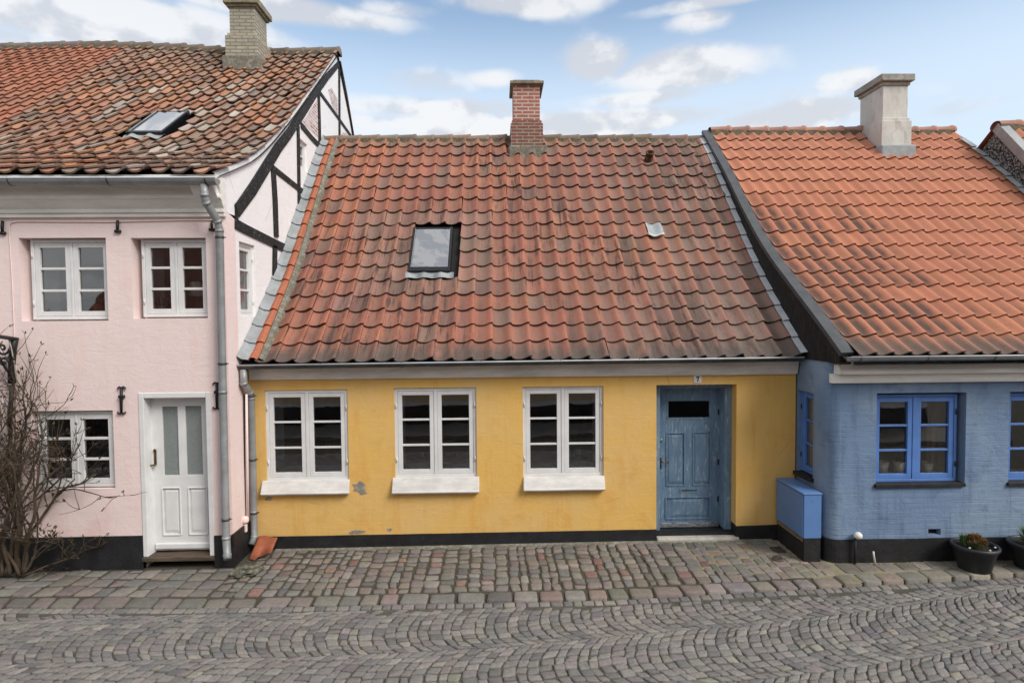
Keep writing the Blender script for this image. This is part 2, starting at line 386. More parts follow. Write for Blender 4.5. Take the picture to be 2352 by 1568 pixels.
    def ridge(s,parent,m_tile,tone,step=.34,r=.11,x0=None,x1=None,knob=False,dz=0):
        mb=MB(); mo=MB(); x0=s.x0 if x0 is None else x0; x1=s.x1 if x1 is None else x1; n=int((x1-x0)/step); st=(x1-x0)/n
        for j in range(n):
            a=x0+j*st; b=a+st+.03; base=s.pt((a+b)/2,s.L,0); za=base.z+dz+random.gauss(0,.006); mb.col=tone()
            ta=.012; prev=None; mb.smooth=True
            sec=[(a,r+.0,0),(b-.07,r+.004,0),(b-.05,r+.022 if knob else r+.012,0),(b,r+.018 if knob else r+.012,0)]
            for (x,rr,_) in sec:
                ring=[mb.vert((x,base.y+rr*1.15*math.cos(R(q)),za-.05+rr*math.sin(R(q))+(ta if x>a+.1 else 0))) for q in range(-10,191,20)]
                if prev:
                    for q in range(len(ring)-1): mb.face((prev[q],prev[q+1],ring[q+1],ring[q]))
                prev=ring
            mb.face(prev)
            # uneven mortar bedding under the front edge
            prev=None
            for q in range(5):
                x=a+st*q/4; h1=.075+random.random()*.03
                p0=Vector((x,base.y-r*1.16,za-.03)); p1=Vector((x,base.y-r*1.30,za-.055-h1)); p2=Vector((x,base.y-.02,za-.03-h1))
                ring=[mo.vert(p) for p in (p0,p1,p2)]
                if prev:
                    for k in (0,1): mo.face((prev[k],prev[k+1],ring[k+1],ring[k]))
                prev=ring
        mb.build('ridge_tiles',m_tile,parent); mo.build('ridge_mortar',M['mossy'],parent)

def mixc(a,b,t): return tuple(a[i]*(1-t)+b[i]*t for i in range(3))
def jitc(c,v=.12):
    k=1+random.gauss(0,v); return tuple(max(.003,x*k*(1+random.gauss(0,v*.25))) for x in c)
def nz(x,y,z=0,s=1): return noise.noise(Vector((x*s,y*s,z)))*.5+.5

# ------------------------------------------------------------------ windows & small parts
def make_window(parent, fr, w, h, mats, ft=.045, sw=.055, mull=.05, depth=.07, rows=3, cols=2, lining=.3, hinges=True, bar=.024, label=None, iron=None, name='window'):
    """fr origin = lower left outer corner of the frame, y into the house. The frame is the part; sashes, panes, hinges below it."""
    mb=MB(); mf,ms=mats
    mb.box(0,ft,0,depth,0,h,fr); mb.box(w-ft,w,0,depth,0,h,fr); mb.box(ft,w-ft,.001,depth,h-ft,h,fr); mb.box(ft,w-ft,.001,depth,0,ft,fr)
    cw=(w-2*ft-(cols-1)*mull)/cols
    for c in range(1,cols): mb.box(ft+c*cw+(c-1)*mull, ft+c*cw+c*mull, .002, depth, ft, h-ft, fr)
    win=mb.build(name,mf,parent,bevel=.004,label=label)
    for c in range(cols):
        x0=ft+c*(cw+mull)+.003; x1=x0+cw-.006; z0=ft+.003; z1=h-ft-.003; y0=.010; y1=.055
        sb=MB(); sb.box(x0,x0+sw,y0,y1,z0,z1,fr); sb.box(x1-sw,x1,y0,y1,z0,z1,fr); sb.box(x0+sw,x1-sw,y0+.001,y1,z1-sw,z1,fr); sb.box(x0+sw,x1-sw,y0+.001,y1,z0,z0+sw,fr)
        ph=(z1-z0-2*sw-(rows-1)*bar)/rows
        for k in range(1,rows):
            zz=z0+sw+k*ph+(k-1)*bar; sb.box(x0+sw,x1-sw,y0+.006,y1-.004,zz,zz+bar,fr)
        sb.build('sash',ms,win,bevel=.003)
        pb=MB(); yy=y0+.03+random.gauss(0,.001); a=[random.gauss(0,.0006) for _ in range(3)]
        pb.quad(fr(x0+sw-.004,yy+a[0],z0+sw-.004),fr(x1-sw+.004,yy+a[1],z0+sw-.004),fr(x1-sw+.004,yy+a[2],z1-sw+.004),fr(x0+sw-.004,yy,z1-sw+.004))
        pb.build('pane',M['glass'],win)
    if hinges:
        for xx in (ft*.55, w-ft*.55):
            for zz in (.2*h,.8*h):
                hb=MB(); hb.tube([fr(xx,-.008,zz-.035),fr(xx,-.008,zz+.035)],.008,8); hb.build('hinge',iron or mf,win)
    if lining:
        lb=MB(); y0=depth+.002; y1=depth+lining; t=ft+sw*.45
        lb.box(0,t,y0,y1,0,h,fr); lb.box(w-t,w,y0,y1,0,h,fr); lb.box(t,w-t,y0,y1,h-t,h,fr); lb.box(-.02,w+.02,y0,y1+.06,-.02,t,fr)
        lb.build('window_lining',M['lining'],win)
    return win
def wrect(l,t,r,b,Y):             # surveyed rectangle on a facade -> x0,x1,z0,z1
    cx=(l+r)/2; cy=(t+b)/2
    return W(l,cy,Y).x, W(r,cy,Y).x, W(cx,b,Y).z, W(cx,t,Y).z
def hole(x0,x1,z0,z1): return [(x0,z0),(x1,z0),(x1,z1),(x0,z1)]
def room(parent,x0,x1,y0,y1,z0,z1,name='room',mat=None):
    mb=MB()
    mb.quad((x0,y1,z0),(x1,y1,z0),(x1,y1,z1),(x0,y1,z1)); mb.quad((x0,y0,z0),(x0,y1,z0),(x0,y1,z1),(x0,y0,z1))
    mb.quad((x1,y0,z0),(x1,y1,z0),(x1,y1,z1),(x1,y0,z1)); mb.quad((x0,y0,z0),(x1,y0,z0),(x1,y1,z0),(x0,y1,z0)); mb.quad((x0,y0,z1),(x1,y0,z1),(x1,y1,z1),(x0,y1,z1))
    return mb.build(name,mat or M['room'],parent)
def plinth(parent,fr,a0,a1,h0,h1,th=.02,mat=None,z0=-.12,seed=1):
    """tarred band with a hand painted wavy upper edge; fr.x along the wall, fr.y into it"""
    mb=MB(); n=max(2,int(abs(a1-a0)/.12)); top=[]
    for k in range(n+1):
        a=a0+(a1-a0)*k/n; top.append((a,h0+(h1-h0)*k/n+.008*(nz(a*3,seed*3.7)-.5)))
    mb.poly([(a0,z0),(a1,z0)]+top[::-1],[],Fr(fr(0,-th,0),fr.x,fr.y,fr.z),th+.05)
    return mb.build('plinth',mat or M['tar'],parent)
def gutter(parent,x0,x1,Y,z,r=.055,mat=None,brk=.9,mb2=None,capl=True,capr=True,slope=0):
    mb=MB(); th=.004; K=max(2,int((x1-x0)/.4)); prev=None; mb.smooth=True
    for k in range(K+1):
        x=x0+(x1-x0)*k/K; zz=z+slope*(x-x0)+.004*(nz(x*1.3,2)-.5)
        ring=[mb.vert((x,Y+r*math.cos(R(a)),zz+r*math.sin(R(a)))) for a in range(180,361,18)]
        ring+=[mb.vert((x,Y+(r-th)*math.cos(R(a)),zz+(r-th)*math.sin(R(a)))) for a in range(360,179,-18)]
        if prev:
            n=len(ring)
            for q in range(n): mb.face((prev[q],prev[(q+1)%n],ring[(q+1)%n],ring[q]))
        else: first=ring
        prev=ring
    mb.smooth=False
    for x,sl in ((x0,0),(x1,slope*(x1-x0))):
        c=[mb.vert((x,Y+r*math.cos(R(a)),z+sl+r*math.sin(R(a)))) for a in range(180,361,18)]; mb.face(c)
    g=mb.build('gutter',mat or M['zinc'],parent); mb=MB()
    mb.tube([(x0,Y-r,z+.003),((x0+x1)/2,Y-r,z+.003+slope*(x1-x0)/2),(x1,Y-r,z+.003+slope*(x1-x0))],.011,8)
    mb.build('gutter_rim',M['zinc_white'],g)
    n=int((x1-x0)/brk)
    for k in range(n+1):
        x=x0+.12+(x1-x0-.24)*k/max(1,n); b=MB(); zz=z+slope*(x-x0)
        pr=None
        for a in range(180,361,20):
            rr=[b.vert((x+q,Y+(r+.004)*math.cos(R(a)),zz+(r+.004)*math.sin(R(a)))) for q in (-.009,.009)]
            if pr: b.face((pr[0],pr[1],rr[1],rr[0]))
            pr=rr
        b.box(x-.009,x+.009,Y-r-.008,Y-r+.012,zz-.004,zz+.014)
        b.build('gutter_bracket',M['zinc_dark'],g)
    return g
def downspout(parent,pts,r=.047,mat=None,clips=()):
    mb=MB(); mb.tube(pts,r,14); 
    for k in range(1,len(pts)-1):
        d=(Vector(pts[k+1])-Vector(pts[k-1])).normalized(); p=Vector(pts[k]); mb.tube([p-d*.02,p+d*.02],r+.004,14)
    L=Vector(pts[-2])-Vector(pts[1])
    o=mb.build('downspout',mat or M['zinc'],parent)
    for z in clips:
        a=None
        for p,q in zip(pts,pts[1:]):
            p=Vector(p);q=Vector(q)
            if min(p.z,q.z)<=z<=max(p.z,q.z) and abs(p.z-q.z)>.01: a=p.lerp(q,(z-p.z)/(q.z-p.z))
        if a is not None:
            b=MB(); b.tube([a-Vector((0,0,.014)),a+Vector((0,0,.014))],r+.006,14); b.tube([a+Vector((r,0,0)),a+Vector((r+.03,.01,0))],.007,6); b.build('pipe_clip',M['zinc_dark'],o)
    return o
def chimney_stack(parent,x0,x1,y0,y1,z0,z1,mat,base=None,base_z=None,base_out=.06,base_mat=None):
    mb=MB(); mb.box(x0,x1,y0,y1,z0,z1); ch=mb.build('chimney',mat,parent,bevel=.006)
    if base_z:
        b=MB(); o=base_out; b.box(x0-o,x1+o,y0-o,y1+o,z0,base_z); b.box(x0-o*.55,x1+o*.55,y0-o*.55,y1+o*.55,base_z-.02,base_z+.06); b.build('chimney_foot',base_mat or mat,ch,bevel=.008)
    return ch
YF, YP, YB = 8.2, 7.65, 7.38      # the three facades
XP, XB = W(525,900,YP).x, W(1905,1000,YB).x

# ================================================================== YELLOW HOUSE
XY0, XY1 = XP+.01, XB-.02
yh=thing('yellow_house',((XY0+XY1)/2,YF,0),'low yellow plastered cottage with red pantile roof, blue door and three white windows','house')
def zx1(x,y): return (.37495*x, 78.4+.37495*y)
def z3(x,y): return (509.6+.4*x, 784+.4*y)
def z4(x,y): return (1411.2+.4*x, 784+.4*y)
wy=[wrect(609.6,895,799.6,1103,YF),wrect(905.6,890,1094.8,1096,YF),wrect(1200.8,887,1386.4,1094,YF)]
dx0=W(1507.6,1050,YF).x; dx1=W(1691,1050,YF).x; dzt=W(1600,883,YF).z
WT=2.62
mb=MB(); holes=[hole(*w) for w in wy]
outer=[(XY0,-.12),(dx0,-.12),(dx0,dzt),(dx1,dzt),(dx1,-.12),(XY1,-.12),(XY1,WT),(XY0,WT)]
mb.poly(outer,holes,Fr((0,YF,0)),.30); mb.build('wall',M['yellow'],yh)
plinth(yh,Fr((0,YF,0)),XY0,dx0,W(650,1231,YF).z,W(1500,1215,YF).z,.018,seed=1); plinth(yh,Fr((0,YF,0)),dx1,XY1,W(1700,1207,YF).z,W(1765,1204,YF).z,.018,seed=2)
pr=MB(); pr.box(dx1-.002,dx1+.02,YF+.001,YF+.17,-.1,.185); pr.build('plinth',M['tar'],yh)
room(yh,XY0+.1,1.6,YF+.3,YF+3.2,.02,2.3); room(yh,1.62,XY1-.1,YF+.5,YF+3.2,.02,2.3)
for k,(a,b,c,d) in enumerate(wy):
    fr=Fr((a,YF+.022+.006*k,c)); w=make_window(yh,fr,b-a,d-c,(M['white'],M['white']),ft=.045,sw=.058,mull=.045,rows=3,bar=.026,lining=.42)
    sl=wrect(*[(603,1103,803.6,1134),(902,1096,1100.8,1131),(1202,1094,1388,1125)][k],YF); s=MB()
    zt=c+.004; zb=sl[2]; n=14; prev=None; sec=[(0.03,zt),(-.012,zt+.002),(-.085,zb+.05),(-.096,zb+.036),(-.096,zb+.020),(-.078,zb+.014),(-.068,zb),(0.005,zb)]
    for q in range(n+1):
        x=sl[0]+(sl[1]-sl[0])*q/n; e=.004*(nz(x*4,k)-.5)
        ring=[s.vert((x,YF+p+e,z+e*1.4)) for p,z in sec]
        if prev:
            for t in range(len(sec)): s.face((prev[t],prev[(t+1)%len(sec)],ring[(t+1)%len(sec)],ring[t]))
        else: s.face(ring[::-1])
        prev=ring
    s.face(prev); s.build('sill',M['white_old'],w,bevel=.011)
# peeled patches of limewash
def patch(parent,px,py,rx,ry,seed,mat,Y=YF,fr=None):
    c=W(px,py,Y); rnd=random.Random(seed); n=16; pts=[]
    for k in range(n):
        a=2*math.pi*k/n; q=.55+.6*rnd.random(); pts.append((c.x+math.cos(a)*rx*q/165, c.z+math.sin(a)*ry*q/165))
    m_=MB(); m_.poly(pts,[],Fr((0,Y-.003-.0015*(seed%4),0)),.02); m_.build('peeled_patch',mat,parent)
for a in ((826,1116,17,13,3),(833,1128,11,12,4),(617,1145,8,5,5),(823,1220,16,5,6),(808,1222,8,4,7),(895,1216,7,5,8)): patch(yh,*a,M['patch'])
# cornice under the gutter
def cornice(parent,x0,x1,Y,sec,mat,name='cornice',z=0,slope=0):
    mb=MB(); n=max(2,int((x1-x0)/.35)); prev=None
    for q in range(n+1):
        x=x0+(x1-x0)*q/n; e=.006*(nz(x*1.1,5)-.5)
        ring=[mb.vert((x,Y-p,zz+e+slope*(x-x0))) for p,zz in sec]
        if prev:
            for t in range(len(sec)): mb.face((prev[t],prev[(t+1)%len(sec)],ring[(t+1)%len(sec)],ring[t]))
        else: mb.face(ring[::-1])
        prev=ring
    mb.face(prev); return mb.build(name,mat,parent,bevel=.003)
zc=W(1176,865,YF).z
cornice(yh,XY0+.05,XY1,YF,[(-.02,zc),(.05,zc),(.055,zc+.03),(.068,zc+.10),(.085,zc+.17),(.085,zc+.2),(-.02,zc+.2)],M['cornice'])
# roof profile measured along the right hand verge
XV=W(1840,818,8.03).x
yprof=[]
for px,py in ((1840,815),(1800,740),(1757,660),(1720,580),(1687,500),(1655,420),(1625,350),(1607,322)):
    p=WX(px,py,XV); yprof.append((p.y,p.z))
yprof[-1]=(12.1,W(1607,322,12.1).z)
yprof=[(yprof[0][0]-.06,yprof[0][1]-.035)]+yprof
YR=Roof(yprof,XY0,XB,warp=lambda x,t:-.03*math.sin(math.pi*(x-XY0)/(XB-XY0))*t*.0+.02*(1-((x-.3)/4)**2)*t)
xs,ss=[],[]
sk=[YR.hit(*p,.06) for p in ((948.5,520.4),(1044,518.5),(1037,620),(931,620))]
sx0=(sk[0][0]+sk[3][0])/2+.03; sx1=(sk[1][0]+sk[2][0])/2-.02; ss0=(sk[2][1]+sk[3][1])/2; ss1=(sk[0][1]+sk[1][1])/2
gt=YR.hit(1490,534); vp=YR.hit(1478,382)
YN,YC=28,17; tx0=XY0+.235; tx1=XB-.10; tw=(tx1-tx0)/YN
gtj=int((gt[0]-tx0)/tw); gti=int(gt[1]/(YR.L/YC)); vpj=int((vp[0]-tx0)/tw); vpi=int(vp[1]/(YR.L/YC))
def ytone(x,s,i,j):
    base=(.41,.145,.09); fresh=(.53,.18,.095); brown=(.25,.165,.13); grey=(.30,.22,.18); dk=(.12,.075,.06)
    f=nz(x,s,1,.55); g=nz(x,s,4,2.2); r=random.random()
    c=mixc(base,fresh,max(0,min(1,(f-.45)*3)))
    right=max(0,min(1,(x-.8)/3.0)); low=max(0,min(1,(2.2-s)/2.2))
    c=mixc(c,brown,min(1,.22+.55*right*(.4+.6*g)+.3*max(0,g-.5)+.35*low*right))
    if abs(x-(sx0+sx1)/2)<1.05 and ss0-.6<s<ss1+.45: c=mixc(c,grey,.45)
    if r<.09: c=mixc(c,brown,.7)
    elif r<.12: c=mixc(c,(.13,.095,.08),.5)
    c=jitc(c,.09); film=mixc(c,(.21,.165,.14),.75); d=.5+.45*right+.6*(g-.4)
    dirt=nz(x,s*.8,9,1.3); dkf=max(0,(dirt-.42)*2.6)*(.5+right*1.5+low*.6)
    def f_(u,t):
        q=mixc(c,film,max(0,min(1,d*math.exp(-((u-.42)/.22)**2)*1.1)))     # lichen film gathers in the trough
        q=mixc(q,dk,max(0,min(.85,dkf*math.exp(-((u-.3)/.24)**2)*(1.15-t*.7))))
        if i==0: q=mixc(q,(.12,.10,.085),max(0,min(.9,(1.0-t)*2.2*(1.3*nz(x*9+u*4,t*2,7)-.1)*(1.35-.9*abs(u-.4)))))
        if i>=YC-1: q=mixc(q,(.33,.24,.16),.35)
        return (*q,1)
    return f_
mb=MB(); c_=YR.L/YC
sk_skip=[(sx0-.02,sx1+.02,ss0-.02,ss1+.06),(tx0+gtj*tw,tx0+(gtj+1)*tw,gti*c_,(gti+1)*c_)]
YR.tiles(mb,YN,YC,.058,PROF_A,ytone,skip=sk_skip,x0=tx0,x1=tx1,lift=.038,jit=.0055)
YR.deck(mb,back=(16.0,2.6)); mb.build('roof',M['tile'],yh)
YR.ridge(yh,M['tile_old'],lambda:(*jitc((.26,.185,.14),.15),1),step=.36,r=.10,dz=.03)
# slim red filler tile, pale flashing steps at both verges
def verge_strip(parent,rf,xa,xb,na,nb,n,mat,name,th=.006,bev=0,s0=0,s1=None):
    mb=MB(); s1=s1 or rf.L
    for k in range(n):
        a=s0+(s1-s0)*k/n-.01; b=s0+(s1-s0)*(k+1)/n+.05; la=.028
        q=[rf.pt(xa,a,na+la),rf.pt(xb,a,nb+la),rf.pt(xb,b,nb),rf.pt(xa,b,na)]
        q2=[rf.pt(xa,a,na+la-th),rf.pt(xb,a,nb+la-th),rf.pt(xb,b,nb-th),rf.pt(xa,b,na-th)]
        i=[mb.vert(p,col=(*jitc((.42,.14,.08),.1),1)) for p in q+q2]
        for f in ((0,1,2,3),(7,6,5,4),(0,4,5,1),(1,5,6,2),(2,6,7,3),(3,7,4,0)): mb.face([i[t] for t in f])
    return mb.build(name,mat,parent,bevel=bev)
verge_strip(yh,YR,XY0+.0,XY0+.05,.105,.06,17,M['zinc_light'],'verge_flashing')
verge_strip(yh,YR,XY0+.045,XY0+.15,.06,.04,17,M['zinc_light'],'verge_flashing')
mb=MB()
for k in range(17):
    a=YR.L*k/17-.01; b=YR.L*(k+1)/17+.05; pv=None; mb.smooth=True
    for t in range(3):
        s_=a+(b-a)*t/2; rr=[mb.vert(YR.pt(XY0+.135+.12*u,s_,.045+.03*(1-t/2)+.035*math.sin(math.pi*u)),uv=(u,s_),col=(*jitc((.48,.16,.085),.05),1)) for u in (0,.2,.4,.6,.8,1)]
        if pv:
            for q in range(5): mb.face((pv[q],pv[q+1],rr[q+1],rr[q]))
        pv=rr
mb.build('verge_tiles',M['tile'],yh)
mb=MB(); pv=None
for k in range(121):
    s_=YR.L*k/120; wv=.035*nz(s_*7,3)+.02
    rr=[mb.vert(p) for p in (YR.pt(XY0+.262-wv*.6,s_,.05),YR.pt(XY0+.28,s_,.085+.02*nz(s_*11,1)),YR.pt(XY0+.30+wv*.7,s_,.06),YR.pt(XY0+.31+wv,s_,.01))]
    if pv:
        for q in range(3): mb.face((pv[q],pv[q+1],rr[q+1],rr[q]))
    pv=rr
mb.build('verge_mortar',M['mortar'],yh)
verge_strip(yh,YR,XB-.105,XB-.015,.07,.085,17,M['zinc_white'],'verge_flashing')
# roof window
def roof_window(parent,rf,x0,x1,s0,s1,n=.065,glass=None,apron=None,fw=.05,up=.04,label=None):
    fr=rf.fr((x0+x1)/2,(s0+s1)/2,0); w=(x1-x0); l=(s1-s0); f=Fr(fr(-w/2,-l/2,0),fr.x,fr.y,fr.z)
    mb=MB(); mb.box(0,fw,0,l,-.05,n+up,f); mb.box(w-fw,w,0,l,-.05,n+up,f); mb.box(fw,w-fw,.001,fw*1.9,-.05,n+up,f); mb.box(fw,w-fw,l-fw,l-.001,-.05,n+up-.012,f)
    o=mb.build('roof_window',M['black_frame'],parent,bevel=.008,label=label)
    g=MB(); pv=None
    for q in range(9):
        x=fw-.005+(w-2*fw+.01)*q/8; rr=[g.vert(f(x,y,n+up-.018+.002*math.sin(math.pi*q/8))) for y in (fw*1.8,l-fw*.9)]
        if pv: g.face((pv[0],rr[0],rr[1],pv[1]))
        pv=rr
    g.build('pane',glass or M['glass_sky'],o)
    i=MB(); i.box(.01,w-.01,.01,l-.01,-.12,-.1,f); i.build('inner_blind',M['lining'],o)
    tr=MB(); e=.008; zz=n+up
    tr.box(fw-e,fw,fw*1.9,l-fw,zz-.01,zz+.004,f); tr.box(w-fw,w-fw+e,fw*1.9,l-fw,zz-.01,zz+.004,f); tr.box(fw-e,w-fw+e,fw*1.9-e,fw*1.9,zz-.01,zz+.004,f)
    tr.build('glazing_trim',M['zinc'],o)
    if apron:
        a=MB(); pv=None; K=int(w/.03)+8; tw_=apron
        for q in range(K+1):
            x=-.03+(w+.09)*q/K; u=(x0+x-rf.ax0)/tw_%1; z=.058*(.5+.5*math.cos(2*math.pi*(u-.93)))
            rr=[a.vert(f(x,y,zz2)) for y,zz2 in ((.01,n*.9),(-.04,z+.055),(-.135-.02*math.cos(2*math.pi*(u-.9)),z+.05))]
            if pv:
                for t in (0,1): a.face((pv[t],pv[t+1],rr[t+1],rr[t]))
            pv=rr
        a.smooth=True; a.build('lead_apron',M['zinc_light'],o)
    return o
YR.ax0=tx0
roof_window(yh,YR,sx0,sx1,ss0,ss1,apron=tw,label='small black framed roof window with pale lead apron')
# one glass tile and the clay vent
fr=YR.fr(tx0+(gtj+.5)*tw,(gti+.5)*c_,.03); mb=MB(); pv=None; mb.smooth=True
for q in range(13):
    u=q/12; z=.05*(.5+.5*math.cos(2*math.pi*(u-.93))); rr=[mb.vert(fr((u-.5)*tw,y,z+(.035 if y<0 else 0))) for y in (-c_*.52,-c_*.1,c_*.5)]
    if pv:
        for t in (0,1): mb.face((pv[t],rr[t],rr[t+1],pv[t+1]))
    pv=rr
mb.smooth=False; mb.build('glass_tile',paint('milky_glass_tile',(.42,.46,.46),.2,.12,7,.1),yh)
tr=MB(); tr.tube([fr((u/8-.5)*tw,-c_*.52,.034+.05*(.5+.5*math.cos(2*math.pi*(u/8-.93)))) for u in range(9)],.016,8); tr.build('glass_tile_edge',M['white'],yh)
fr=YR.fr(tx0+(vpj+.5)*tw,(vpi+.5)*c_,.05); vt=MB(); d=Vector((0,-.55,.55)).normalized()
vt.lathe((0,0,0),[(.085,-.05),(.078,.05),(.072,.13),(.083,.145),(.083,.17),(.066,.17),(.06,.12),(.05,.02),(0,.02)],18,fr=Fr(fr(0,0,0),(1,0,0),Vector((0,.7,.7)),Vector((0,-.75,.66))))
vt.build('vent_cowl',paint('smoke_stained_clay',(.13,.055,.035),.8,.3,9,.3,spots=(.3,.22,.05),spot_amt=.32),yh)
# chimney
ca=W(1178.7,240,11.72); cb=W(1240,240,11.72); czt=W(1210,195,11.72).z; czf=W(1210,284,11.7).z; czb=W(1210,340,11.66).z
ch=chimney_stack(yh,ca.x,cb.x,11.72,12.35,czb-.25,czt,M['brick_red'],base_z=czf,base_out=.055,base_mat=M['brick_base'])
mb=MB(); mb.box(ca.x-.06,cb.x+.075,11.64,12.46,czt,czt+.055); mb.box(ca.x-.005,cb.x+.0,11.70,12.40,czt+.055,czt+.09); mb.build('chimney_cap',M['conc_cap'],ch,bevel=.008)
mb=MB(); mb.box(ca.x-.1,cb.x+.14,11.57,11.8,czb-.28,czb+.035); mb.build('chimney_mortar',M['mortar'],ch,bevel=.03)
# gutter + downspout
gz=W(1176,828,7.93).z
gutter(yh,W(534,840,7.95).x,W(1843,822,7.95).x,7.95,W(534,839.5,7.93).z,.055,M['zinc_dark'],brk=.98,slope=(W(1843,820.5,7.93).z-W(534,839.5,7.93).z)/7.8)
def P3(px,py,Y): return tuple(W(px,py,Y))
downspout(yh,[P3(559,848,7.95),P3(560,880,7.95),P3(574,901,8.08),P3(577,915,8.12),P3(583,1175,8.12),P3(584,1232,8.12),P3(578,1250,8.05)],.046,clips=(W(580,908,8.12).z,W(580,1055,8.12).z,W(580,1177,8.12).z))
# the blue front door
DY=YF+.17
fw_=.10
mb=MB(); mb.box(dx0,dx0+fw_,DY,DY+.28,.06,dzt); mb.box(dx1-fw_,dx1,DY,DY+.28,.06,dzt); mb.box(dx0+fw_,dx1-fw_,DY+.002,DY+.28,dzt-.07,dzt)
door=mb.build('door_frame',M['door_blue'],yh,bevel=.006)
LY=DY+.22
lx0,lx1=dx0+fw_,dx1-fw_; lz0=W(1590,1226,LY).z; lz1=dzt-.07
def LR(x0,y0,x1,y1): 
    a=W(*z4(x0,(y0+y1)/2),LY); b=W(*z4(x1,(y0+y1)/2),LY); t=W(*z4((x0+x1)/2,y0),LY); u=W(*z4((x0+x1)/2,y1),LY); return a.x,b.x,u.z,t.z
gl=LR(302,334,553,444); pa=LR(297,522,405,828); pb=LR(449,518,556,824); pc=LR(292,890,552,1018); ls=LR(377,843,480,866)
mb=MB(); mb.poly(hole(lx0,lx1,lz0,lz1),[hole(*gl),hole(*pa),hole(*pb),hole(*pc)],Fr((0,LY,0)),.045); mb.build('door_leaf',M['door_blue'],door,bevel=.004)
def panel(parent,r,Y,mat,mold=.018,raised=True,inset=.024):
    a,b,c,d=r; mb=MB(); mb.box(a,b,Y+inset,Y+inset+.02,c,d)
    if raised:
        k=.07 if (b-a)>.5 else .045; q=[(a,c),(b,c),(b,d),(a,d)]; i=[(a+k*2.0,c+k),(b-k*2.0,c+k),(b-k*2.0,d-k),(a+k*2.0,d-k)] if (b-a)>.5 else [(a+k,c+k*1.5),(b-k,c+k*1.5),(b-k,d-k*1.2),(a+k,d-k*1.2)]
        o=[mb.vert((x,Y+inset-.0005,z)) for x,z in q]; n=[mb.vert((x,Y+.002,z)) for x,z in i]
        for t in range(4): mb.face((o[t],o[(t+1)%4],n[(t+1)%4],n[t]))
        mb.face(n)
    mb.build('door_panel',mat,parent)
    m2=MB(); h=mold; 
    m2.box(a-.004,a+h,Y-.012,Y+inset,c,d); m2.box(b-h,b+.004,Y-.012,Y+inset,c,d); m2.box(a+h,b-h,Y-.0115,Y+inset,d-h,d+.004); m2.box(a+h,b-h,Y-.0115,Y+inset,c-.004,c+h)
    m2.build('panel_moulding',mat,parent,bevel=.004)
panel(door,pa,LY,M['door_blue']); panel(door,pb,LY,M['door_blue']); panel(door,pc,LY,M['door_blue'])
m2=MB(); a,b,c,d=gl; h=.018; m2.box(a-.004,a+h,LY-.008,LY+.03,c,d); m2.box(b-h,b+.004,LY-.008,LY+.03,c,d); m2.box(a+h,b-h,LY-.0075,LY+.03,d-h,d+.004); m2.box(a+h,b-h,LY-.0075,LY+.03,c-.004,c+h); m2.build('panel_moulding',M['door_blue'],door,bevel=.004)
g=MB(); g.quad((a,LY+.02,c),(b,LY+.02,c),(b,LY+.02,d),(a,LY+.02,d)); g.build('door_glass',M['glass'],door)
m2=MB(); a,b,c,d=ls; m2.poly(hole(a,b,c,d),[hole(a+.018,b-.018,c+.018,d-.018)],Fr((0,LY-.008,0)),.02); m2.build('letter_slot_frame',M['door_blue'],door,bevel=.003)
m2=MB(); m2.box(a+.018,b-.018,LY-.004,LY+.01,c+.018,d-.018); m2.build('letter_flap',M['zinc_dark'],door)
br=LR(268,1035,612,1063); m2=MB(); m2.box(lx0+.01,lx1-.01,LY-.03,LY+.001,br[2],br[3]); m2.build('weatherboard',M['door_bare'],door,bevel=.012)
m2=MB(); m2.box(lx0+.001,lx1-.001,LY-.12,LY+.06,.02,lz0); m2.box(dx0+.001,dx1-.001,DY-.1,LY-.12,.0,.055); m2.build('threshold',M['tar'],door)
hd=W(*z4(268,690),LY-.05); m2=MB(); m2.tube([(hd.x,LY,hd.z),(hd.x,LY-.055,hd.z),(hd.x+.02,LY-.06,hd.z-.002),(hd.x+.115,LY-.06,hd.z-.012)],[.012,.011,.011,.007],10); m2.build('door_handle',M['brass'],door)
m2=MB(); m2.box(hd.x-.018,hd.x+.018,LY-.007,LY+.001,hd.z-.12,hd.z+.05); m2.build('lock_plate',M['iron'],door,bevel=.003)
lk=W(*z4(267,567),LY); m2=MB(); m2.lathe((0,0,0),[(.026,0),(.026,.012),(.016,.018),(0,.018)],16,fr=Fr((lk.x,LY,lk.z),(1,0,0),(0,0,1),(0,-1,0))); m2.build('door_lock',M['steel'],door)
for zz in (1.75,1.0,.45): m2=MB(); m2.tube([(lx1-.012,LY-.006,zz-.04),(lx1-.012,LY-.006,zz+.04)],.011,8); m2.build('hinge',M['iron'],door)
st=[W(1508,1244,YF-.02),W(1690,1243,YF-.02)]
m2=MB(); m2.box(dx0+.005,dx1+.04,YF-.04,DY+.02,-.08,.02); m2.build('door_step',M['stone_white'],yh,bevel=.02)
# number plate
a,b,c,d=wrect(1593,861,1611,879,YF); m2=MB(); m2.box(a,b,YF-.012,YF+.004,c,d); npl=m2.build('number_plate',M['white'],yh,bevel=.003)
mx,mz=(a+b)/2,(c+d)/2; u=(b-a); m2=MB(); f=Fr((mx,YF-.0135,mz)); h=.33*u; w_=.19*u; t=.062*u
m2.poly([(-w_,h),(w_,h),(w_,h-.13*u),(w_*.42,-h*.2),(w_*.30,-h),(-w_*.42,-h),(-w_*.28,-h*.2),(w_*.35,h-.155*u),(-w_*.66,h-.155*u),(-w_*.66,h-.26*u),(-w_,h-.26*u)],[],f,.004); m2.build('house_number',M['iron'],npl)

